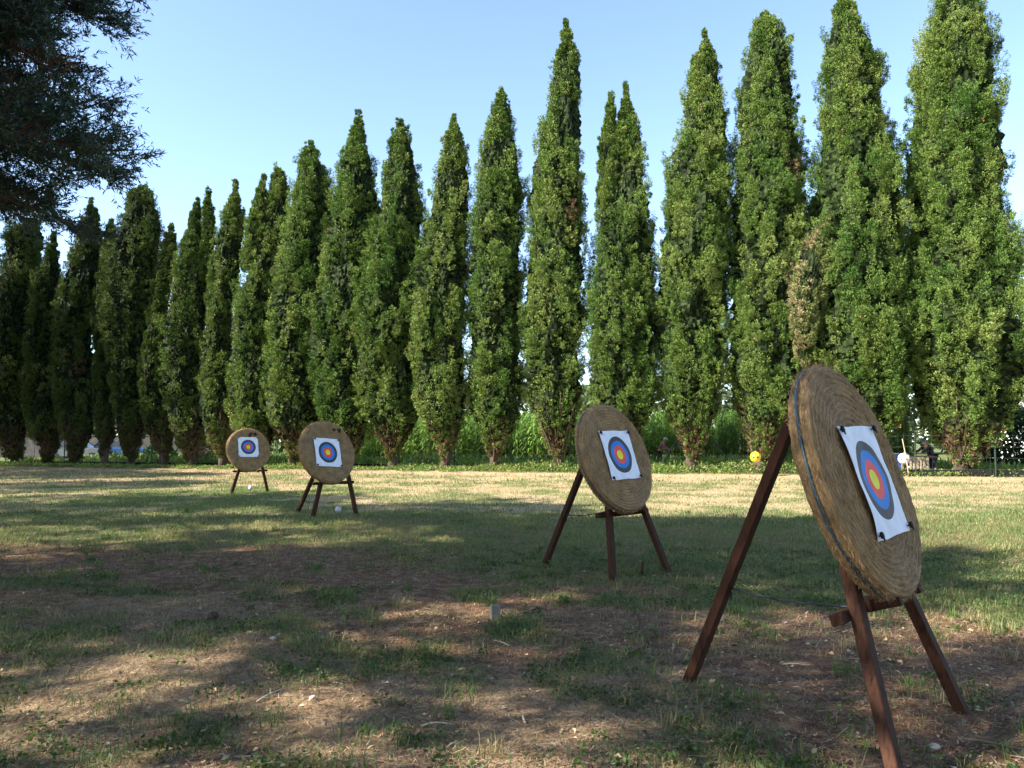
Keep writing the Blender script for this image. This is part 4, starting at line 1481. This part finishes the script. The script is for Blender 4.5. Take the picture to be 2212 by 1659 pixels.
def ball(px, py, dia_px, Y, vinyl, ringmat, pupil, label, stake_to=None):
    c = at_depth(px, py, Y)
    r = dia_px / 2 / F * Y
    root = empty('scare_ball', tuple(c), label, 'ball', 'round bird scaring balls in the garden')
    mb = MB()
    k = np.linspace(0, PI, 18)
    mb.lathe([(max(0.002, r * math.sin(q)), -r * math.cos(q)) for q in k], 28)
    b = mb.build('ball_skin', vinyl, root, True)
    vdir = unit(-c * np.array([1, 1, 0]))
    x = np.array([vdir[1], -vdir[0], 0]) * -1
    up_ = np.array([0, 0, 1.0])
    for e in (-0.42, 0.42):
        d = unit(vdir + x * e + up_ * -0.05)
        X_ = unit(np.cross(up_, d))
        Rm = np.stack([X_, np.cross(d, X_), d], 1)
        for mat, ro, ht, nm in ((ringmat, 0.26, 0.97, 'eye_ring'), (pupil, 0.13, 0.985, 'pupil')):
            m2 = MB()
            m2.lathe([(r * ro, 0), (r * ro, r * 0.03), (r * ro * 0.6, r * 0.045), (0.001, r * 0.05)], 18, d * r * ht * math.sqrt(1 - ro * ro) * 1.0, Rm)
            m2.build(nm, mat, root)
    m3 = MB()
    m3.tube([(0, 0, r * 0.98), (0.01, 0, r + 0.05)], 0.02, 8)
    m3.tube([(0.01, 0, r + 0.04), (0.02, 0.0, r + 0.9)], 0.006, 5)
    m3.build('cord', M['wire'], root)
    return root


def car(loc, rz, paint, label):
    root = empty('parked_car', loc, label, 'car', 'cars parked beyond the fence', rz)
    # side profile extruded across
    prof = [(-2.05, 0.32), (-2.05, 0.78), (-1.95, 0.92), (-1.15, 0.98), (1.25, 0.98), (1.9, 0.86), (2.05, 0.6), (2.05, 0.32)]
    cab = [(-1.75, 0.95), (-1.25, 1.42), (0.35, 1.45), (1.15, 0.95)]

    def ext(pr, w, w2=None):
        w2 = w if w2 is None else w2
        zs = [p[1] for p in pr]
        vs = []
        for s in (-1, 1):
            for (x, z) in pr:
                k = (z - min(zs)) / (max(zs) - min(zs))
                vs.append((x, s * (w + (w2 - w) * k), z))
        m = len(pr)
        fs = [tuple(range(m)), tuple(range(2 * m - 1, m - 1, -1))] + [(j, j + m, (j + 1) % m + m, (j + 1) % m) for j in range(m)]
        return vs, fs
    b = MB()
    b.add(*ext(prof, 0.86, 0.82))
    bo = b.build('body', paint, root)
    bv = bo.modifiers.new('bevel', 'BEVEL')
    bv.width = 0.06
    bv.segments = 2
    b = MB()
    b.add(*ext(cab, 0.78, 0.6))
    b.build('window', M['glass'], root)
    b = MB()
    b.box((-0.45, 0, 1.455), (1.62, 1.16, 0.05), None, 0.02)
    for xx, sx in ((-1.5, -1), (0.75, 1)):
        for s in (-1, 1):
            b.beam((xx + (-0.3 if sx < 0 else 0.42), s * 0.775, 0.96), (xx + (0.24 if sx < 0 else -0.4), s * 0.61, 1.44), 0.07, 0.06)
    b.build('roof', paint, root)
    for x in (-1.3, 1.3):
        for s in (-1, 1):
            w = MB()
            w.tube([(x, s * 0.68, 0.32), (x, s * 0.89, 0.32)], 0.32, 18)
            wo = w.build('wheel', M['tyre'], root)
            w = MB()
            w.tube([(x, s * 0.885, 0.32), (x, s * 0.90, 0.32)], 0.2, 14)
            w.build('rim', M['wire'], wo)
    for s in (-1, 1):
        h = MB()
        h.box((2.0, s * 0.62, 0.72), (0.12, 0.3, 0.13), None, 0.03)
        h.build('headlight', M['whitevinyl'], root)
    return root


def build_yard():
    # people beyond the fence
    p1 = at_depth(1424, 1000, 42.0)
    person((p1[0], p1[1], 0), -0.35, 'person in a faded red top and pale hat bending among the green maize', M['pinkcloth'], M['greencloth'], M['greyhair'], 0.42, 0.5)
    p2 = at_depth(2003, 1000, 33.1)
    person((p2[0] + 0.25, p2[1], 0), PI + 0.15, 'person in dark clothes and a blue cap leaning over the wooden table', M['navycloth'], M['navycloth'], M['bluecloth'], 0.6, 0.7)
    # scare balls
    b1 = at_depth(1632, 987, 34.8)
    ball(1632, 987, 23, 32.4, M['yellow'], M['black'], M['black'], 'round yellow ball with two dark eyes, hung low by the fence')
    ball(1953, 991, 25, 32.2, M['whitevinyl'], M['orange'], M['black'], 'round white ball with orange ringed eyes beside the blue drum')
    # blue drum
    d = at_depth(1935, 1000, 33.2)
    rt = empty('plastic_drum', (d[0], d[1], 0), 'blue plastic drum standing behind the white ball', 'drum')
    mb = MB()
    mb.lathe([(0.01, 0.0), (0.27, 0.0), (0.29, 0.03), (0.29, 0.28), (0.305, 0.30), (0.305, 0.33), (0.29, 0.35), (0.29, 0.60), (0.305, 0.62), (0.305, 0.65), (0.29, 0.67), (0.29, 0.90), (0.26, 0.94)], 26)
    mb.build('barrel', M['bluedrum'], rt, True)
    mb = MB()
    mb.lathe([(0.285, 0.93), (0.30, 0.945), (0.30, 0.965), (0.27, 0.975), (0.01, 0.98)], 26)
    mb.build('lid', M['white'], rt, True)
    # table, pallet, pole
    t = at_depth(1974, 985, 33.2)
    rt = empty('wooden_table', (t[0], t[1], 0), 'weathered plank table behind the fence post, beside the person in dark clothes', 'table', None, 0.15)
    mb = MB()
    for k in range(5):
        mb.box((0, -0.34 + k * 0.17, 0.84 + 0.004 * (k % 2)), (1.75, 0.16, 0.05), None, 0.006)
    mb.build('tabletop', M['darkwood'], rt)
    for sx in (-0.75, 0.75):
        for sy in (-0.3, 0.3):
            mb = MB()
            mb.box((sx, sy, 0.405), (0.09, 0.09, 0.81), None, 0.006)
            mb.build('leg', M['darkwood'], rt)
    t = at_depth(1986, 1005, 32.75)
    rt = empty('wooden_pallet', (t[0], t[1], 0), 'pale slatted pallet standing upright under the plank table', 'pallet', None, 0.1)
    for k in range(6):
        mb = MB()
        mb.box((-0.37 + k * 0.15, 0, 0.40), (0.095, 0.022, 0.78), None, 0.004)
        mb.build('slat', M['palewood'], rt)
    for z in (0.1, 0.40, 0.7):
        mb = MB()
        mb.box((0, 0.056, z), (0.88, 0.09, 0.08), None, 0.004)
        mb.build('bearer', M['palewood'], rt)
    a, b = at_depth(1949, 948, 32.1), at_depth(1963, 1027, 31.9)
    mb = MB()
    tt = np.linspace(0, 1, 7)[:, None]
    pts = b + (a - b) * tt + np.array([0.02, 0, 0]) * np.sin(tt * PI) - b
    mb.tube(pts, np.linspace(0.025, 0.016, 7), 7)
    o = mb.build('wooden_pole', M['palewood'], None, True)
    o.location = b
    tag(o, 'thin pale pole leaning in front of the white ball', 'pole')
    # leafy cane plants by the fence
    for (px, hgt, Y, lab, seed) in ((1957, 3.6, 34.6, 'tall leafy cane rising between the two right hand cypresses', 1), (1940, 2.2, 34.9, 'shorter arching cane plant above the blue drum', 2)):
        q = at_depth(px, 1000, Y)
        rng = np.random.default_rng(60 + seed)
        rt = empty('cane_plant', (q[0], q[1], 0), lab, 'plant')
        sb_, LP, LC = MB(), [], []
        for k in range(6):
            a = rng.random() * 2 * PI
            hh = hgt * (0.65 + 0.35 * rng.random())
            t = np.linspace(0, 1, 7)
            pts = np.stack([np.cos(a) * 0.35 * t ** 2 * hgt * 0.3, np.sin(a) * 0.35 * t ** 2 * hgt * 0.3, hh * t], -1)
            sb_.tube(pts, np.linspace(0.022, 0.006, 7), 5)
            n = int(26 * hgt)
            s = 0.2 + 0.8 * rng.random(n)
            pb_ = np.stack([np.interp(s, t, pts[:, d_]) for d_ in range(3)], -1)
            aa = rng.random(n) * 2 * PI
            dr = unit(np.stack([np.cos(aa), np.sin(aa), 0.1 + 0.5 * rng.normal(size=n)], -1))
            L = 0.28 + 0.28 * rng.random(n)
            LP.append(diamonds(pb_, dr, L, L * 0.16, rng, 0.4))
            LC.append(np.array([0.12, 0.21, 0.035]) * (0.7 + 0.7 * rng.random(n))[:, None])
        sb_.build('stems', M['leaf'] if False else M['palewood'], rt, True)
        mesh_quads('leaves', np.concatenate(LP), M['leaf'], np.concatenate(LC), rt)
    # white house at the right
    rt = empty('white_house', (44.2, 62, 0), 'white rendered house just showing at the right edge behind the trees', 'house')
    mb = MB()
    mb.box((0, 0, 3.6), (14, 8, 7.2))
    w = mb.build('wall', M['render'], rt)
    mb = MB()
    mb.add([(-7.5, -4.6, 7.2), (7.5, -4.6, 7.2), (7.5, 4.6, 7.2), (-7.5, 4.6, 7.2), (-5, 0, 9.0), (5, 0, 9.0)], [(0, 1, 5, 4), (1, 2, 5), (2, 3, 4, 5), (3, 0, 4), (3, 2, 1, 0)])
    mb.build('roof', M['tile'], rt)
    for x in (-4.6, -1.5, 1.6, 4.7):
        for z in (2.0, 5.0):
            f = MB()
            f.box((x, -4.02, z), (1.25, 0.1, 1.55), None, 0.01)
            fo = f.build('window', M['white'], rt)
            f = MB()
            f.box((x, -4.07, z), (1.02, 0.06, 1.32))
            f.build('pane', M['glass'], fo)
    # cars and a pale yard wall far left
    c = at_depth(258, 990, 60.0)
    car((c[0], c[1], 0), 0.2, M['carblue'], 'blue car parked beyond the fence, seen low between shaded cypress trunks')
    c = at_depth(168, 990, 58.0)
    car((c[0], c[1], 0), 0.15, M['cargrey'], 'grey car parked at the far left beyond the fence')
    a = at_depth(220, 1000, 70.0)
    mb = MB()
    for k in range(10):
        mb.box((-13.5 + 3 * k, 0, 0.95), (2.98, 0.22, 1.9), None, 0.01)
    mb.box((0, 0, 1.95), (30.2, 0.34, 0.10), None, 0.01)
    o = mb.build('garden_wall', M['darkwall'])
    o.location = (a[0], a[1], 0)
    tag(o, 'greyish garden wall behind the parked cars at the far left', 'wall')
    # shrubs seen under the crowns on the left
    rng = np.random.default_rng(77)
    labs = ['yellow leaved shrub seen between two shaded trunks on the left', 'bright green shrub left of the yellow one, behind the fence', 'leafy green shrub just left of the smallest target, behind the fence',
            'low green bush behind the fence between the smallest target and the trees left of it', 'dark green bush by the fence at the right edge']
    for k, (px, Y, h, r, col) in enumerate(((438, 47, 1.7, 0.9, (0.24, 0.20, 0.04)), (345, 48, 1.2, 0.9, (0.09, 0.19, 0.035)), (540, 45, 1.6, 0.9, (0.12, 0.20, 0.04)), (500, 46, 1.3, 0.8, (0.10, 0.17, 0.035)), (2195, 38, 3.0, 1.8, (0.035, 0.07, 0.025)))):
        q = at_depth(px, 1000, Y)
        rt = empty('garden_shrub', (q[0], q[1], 0), labs[k], 'shrub', 'shrubs beyond the fence')
        n = 1500 if r < 1.5 else 6000
        d = unit(rng.normal(size=(n, 3)))
        pos = np.array([0, 0, h * 0.5]) + d * (0.5 + 0.5 * rng.random((n, 1)) ** 0.5) * np.array([r, r, h * 0.52]) * (0.8 + 0.4 * vn(d[:, 0] * 2 + 5, d[:, 1] * 2 + 5, d[:, 2] * 2 + 5, k))[:, None]
        pos[:, 2] = np.maximum(pos[:, 2], 0.03)
        L = (0.12 if r < 1.5 else 0.2) + 0.1 * rng.random(n)
        mesh_quads('foliage', diamonds(pos, unit(d + rng.normal(size=(n, 3)) * 0.7), L, L * 0.5, rng, 0.5), M['leaf'], np.asarray(col) * (0.6 + 0.8 * rng.random(n))[:, None], rt)
        mb = MB()
        for s in range(5):
            a = rng.random() * 2 * PI
            mb.tube([(0, 0, -0.05), (math.cos(a) * r * 0.3, math.sin(a) * r * 0.3, h * 0.4), (math.cos(a) * r * 0.6, math.sin(a) * r * 0.6, h * 0.75)], [0.03, 0.02, 0.008], 5)
        mb.build('stems', M['bark'], rt)


# ------------------------------------------------------------------ small things on the field


def build_small():
    def gp(x, y):
        q = ground_at(x, y)
        return np.array([q[0], q[1], float(gheight(q[0], q[1]))])
    # white floodlight-like ground lamps beside the far targets
    for (x, y, sc, lab) in ((731, 1114, 1.0, 'small white spotlight on a ground spike near the right far target'), (541, 1062, 1.0, 'small white spotlight on a ground spike below the farthest target')):
        q = gp(x, y)
        rt = empty('ground_spotlight', tuple(q), lab, 'spotlight', 'white spotlights on the grass', 0.4)
        mb = MB()
        mb.tube([(0, 0, -0.03), (0, 0, 0.07)], 0.008, 6)
        mb.build('spike', M['nail'], rt)
        mb = MB()
        Rm = np.array([[1, 0, 0], [0, 0.5, 0.866], [0, -0.866, 0.5]])
        mb.lathe([(0.02, -0.05), (0.045, -0.04), (0.06, 0.0), (0.066, 0.035), (0.05, 0.04), (0.004, 0.035)], 16, (0, 0, 0.11), Rm)
        mb.build('lamp_head', M['white'], rt, True)
    # dark stake near the second target
    q = gp(1387, 1241)
    mb = MB()
    mb.tube([(0, 0, -0.05), (0.004, 0, 0.07), (0.008, 0.004, 0.15)], [0.014, 0.015, 0.013], 8)
    o = mb.build('wooden_stake', M['wood'])
    o.location = q
    tag(o, 'short dark stake standing in the grass beside the second largest target', 'stake')
    # pale marker stone
    q = gp(1069, 1338)
    mb = MB()
    a = 0.35
    Rm = np.array([[math.cos(a), -math.sin(a), 0], [math.sin(a), math.cos(a), 0], [0, 0, 1]]) @ np.array([[1, 0, 0.1], [0, 1, 0.12], [-0.1, -0.12, 1]])
    mb.box((0, 0, 0.05), (0.082, 0.05, 0.13), Rm, 0.008)
    o = mb.build('marker_stone', M['dullstone'])
    o.location = q
    tag(o, 'small pale square marker stone standing up in the soil', 'stone')
    # pine cone
    q = gp(460, 1341)
    mb = MB()
    mb.blob((0, 0, 0.035), (0.042, 0.05, 0.036), 3, 0.1)
    rng = np.random.default_rng(4)
    for k in range(60):
        d = unit(rng.normal(size=3))
        p = np.array([0, 0, 0.035]) + d * np.array([0.042, 0.05, 0.036])
        mb.blob(p, (0.010, 0.010, 0.007), k, 0.2, 6, 4)
    o = mb.build('pine_cone', M['cone'])
    o.location = q
    tag(o, 'dark brown pine cone lying on the soil at lower left', 'pine cone')
    # stones
    for (x, y, s, lab) in ((590, 1383, 0.03, 'small pale pebble just below the pine cone'), (2019, 1613, 0.030, 'pale yellowish pebble between the front legs of the nearest easel'), (1557, 1345, 0.03, 'flat pale pebble left of the nearest easel')):
        q = gp(x, y)
        mb = MB()
        mb.blob((0, 0, s * 0.35), (s, s * 0.8, s * 0.55), int(x), 0.3)
        o = mb.build('pebble', M['stone'], None, True)
        o.location = q
        tag(o, lab, 'pebble', 'pebbles on the soil')
    # larger sticks
    sticks = ((1135, 1567, 0.16, 1.9, 'forked pale stick lying at the bottom centre of the picture'), (555, 1520, 0.20, 1.1, 'bent pale twig at the lower left of the picture'), (1130, 1360, 0.09, -0.6, 'short pale twig to the right of the marker stone'),
              (910, 1575, 0.16, 0.5, 'thin stick left of the forked stick at the bottom'), (1690, 1440, 0.17, -0.15, 'straight twig just right of the back foot of the nearest easel'), (2080, 1600, 0.35, -0.35, 'long dark stick at the bottom right corner, near the yellowish pebble'), (1100, 1390, 0.14, 2.4, 'thin dry stem on bare soil below the marker stone'))
    for k, (x, y, L, a, lab) in enumerate(sticks):
        q = gp(x, y)
        rng = np.random.default_rng(90 + k)
        mb = MB()
        t = np.linspace(0, 1, 7)
        px = L * t * math.cos(a) + 0.03 * rng.normal() * t ** 2
        py = L * t * math.sin(a) + 0.05 * rng.normal() * t ** 2
        pz = gheight(q[0] + px, q[1] + py) - q[2] + 0.008 + 0.012 * np.sin(t * PI)
        pts = np.stack([px, py, pz], -1)
        mb.tube(pts, np.linspace(0.007, 0.003, 7), 6)
        if k in (0, 1, 5):
            b = pts[3]
            e = b + np.array([math.cos(a + 0.8), math.sin(a + 0.8), 0.12]) * L * 0.35
            mb.tube([b, (b + e) / 2 + np.array([0, 0, 0.006]), e], [0.004, 0.003, 0.002], 5)
        o = mb.build('fallen_stick', M['darkwood'] if k == 5 else M['palewood'], None, True)
        o.location = q
        tag(o, lab, 'stick', 'sticks on the ground')


# ------------------------------------------------------------------ assemble
build_ground()
build_grass()
build_weeds()
build_litter()
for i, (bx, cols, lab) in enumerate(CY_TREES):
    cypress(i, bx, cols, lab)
build_targets()
build_fence()
build_maize()
build_yard()
build_small()

conifer((-8.0, 8.5, 0), 0.4, 'dark conifer whose drooping branches hang in at the upper left', 'conifer', conifer_meshes(1, 9.3, 4.9, 3.4, 116, 19, 20, 24, 0.07, 0.016, face=1))
shade = conifer_meshes(2, 10.5, 5.0, 4.7, 58, 15, 10, 15, 0.13, 0.031, gap=0.43)
s0 = conifer((-10.6, 3.8, 0), 0.0, 'tall conifer left of the camera that shades the near field', 'conifer', shade, 'conifers shading the field from the left')
for (x, y, sc, rz, lab) in ((-6.3, -0.4, 1.0, 1.3, 'conifer close on the left of the camera, shading the nearest target'), (-14.6, 11.6, 1.0, 2.2, 'conifer just beyond the overhanging one, outside the left edge'),
                            (-20.6, 14.3, 1.0, 3.4, 'conifer well left of the overhanging one, beside the field'), (-26.6, 21.3, 1.0, 4.4, 'conifer beyond the left edge, level with the farthest target'),
                            (-30.5, 28.9, 1.05, 5.6, 'conifer beyond the left edge, between target and cypress row'), (-34.0, 38.5, 1.35, 0.7, 'largest conifer beyond the left edge, beside the cypress row'),
                            (-34.9, 31.2, 1.05, 1.1, 'conifer in the second line beyond the left edge, before the cypress row'), (-38.6, 36.2, 1.35, 3.0, 'tall conifer farthest out beyond the left edge'), (0.0, -7.0, 1.0, 2.9, 'unseen conifer added straight behind the camera to block sky light'), (-18.0, 3.0, 1.05, 3.9, 'conifer far left in the second line of the grove'), (-6.0, -10.0, 1.05, 5.0, 'unseen conifer added in a second line behind the camera to dim the sky light'),
                            (7.5, -5.0, 1.0, 1.9, 'unseen conifer added behind the camera to the right to cut sky light')):  # the trees behind the camera are added, out of view, to cut sky light
    o = copy_tree(s0)
    o.location = (x, y, 0)
    o.rotation_euler = (0, 0, rz)
    o.scale = (sc, sc, sc)
    o['label'] = lab

broadleaf((16.4, 43.5, 0), 17.0, 2.6, 'light green leafy tree showing between the two cypresses above the nearest target', 31, n_cl=240)
broadleaf((21.6, 43.0, 0), 17.3, 2.4, 'light green leafy tree showing left of the biggest cypress', 32, n_cl=240)
broadleaf((30.0, 44.0, 0), 13.0, 2.9, 'leafy tree showing right of the biggest cypress', 33, n_cl=260, zb=8.5)
broadleaf((29.6, 38.0, 0), 17.5, 2.2, 'dark leaved tree only just entering at the right edge', 34, n_cl=240, col=(0.03, 0.055, 0.025), zb=6.5)

# ------------------------------------------------------------------ camera, light, sky
cam = bpy.data.cameras.new('camera')
cam.sensor_width = 36
cam.lens = 36 * F / 2212
cam.clip_end = 4000
cam.clip_start = 0.05
co = bpy.data.objects.new('camera', cam)
COL.objects.link(co)
co.location = (0, 0, CAMH)
co.rotation_euler = (PI / 2 + PITCH, 0, 0)
SC.camera = co

sun = bpy.data.lights.new('sun', 'SUN')
sun.energy = 5.0
sun.angle = math.radians(0.53)
sun.color = (1.0, 0.93, 0.80)
so = bpy.data.objects.new('sun', sun)
COL.objects.link(so)
so.rotation_euler = Vector(SUN_DIR).to_track_quat('Z', 'Y').to_euler()

w = bpy.data.worlds.new('World')
SC.world = w
w.use_nodes = True
nt = w.node_tree
bg = nt.nodes['Background']
sky = nt.nodes.new('ShaderNodeTexSky')
sky.sky_type = 'NISHITA'
sky.sun_disc = False
sky.sun_elevation = SUN_EL
sky.sun_rotation = math.atan2(SUN_DIR[0], SUN_DIR[1])
sky.air_density = 1.0
sky.dust_density = 2.2
sky.altitude = 1800
sky.ozone_density = 1.0
nt.links.new(sky.outputs[0], bg.inputs[0])
bg.inputs[1].default_value = 0.12

SC.view_settings.view_transform = 'Standard'
SC.view_settings.look = 'None'
SC.view_settings.exposure = 1.95
SC.view_settings.gamma = 1
SC.view_settings.use_curve_mapping = False
SC.render.engine = 'CYCLES'
SC.cycles.max_bounces = 6
SC.cycles.diffuse_bounces = 2
SC.cycles.transparent_max_bounces = 4
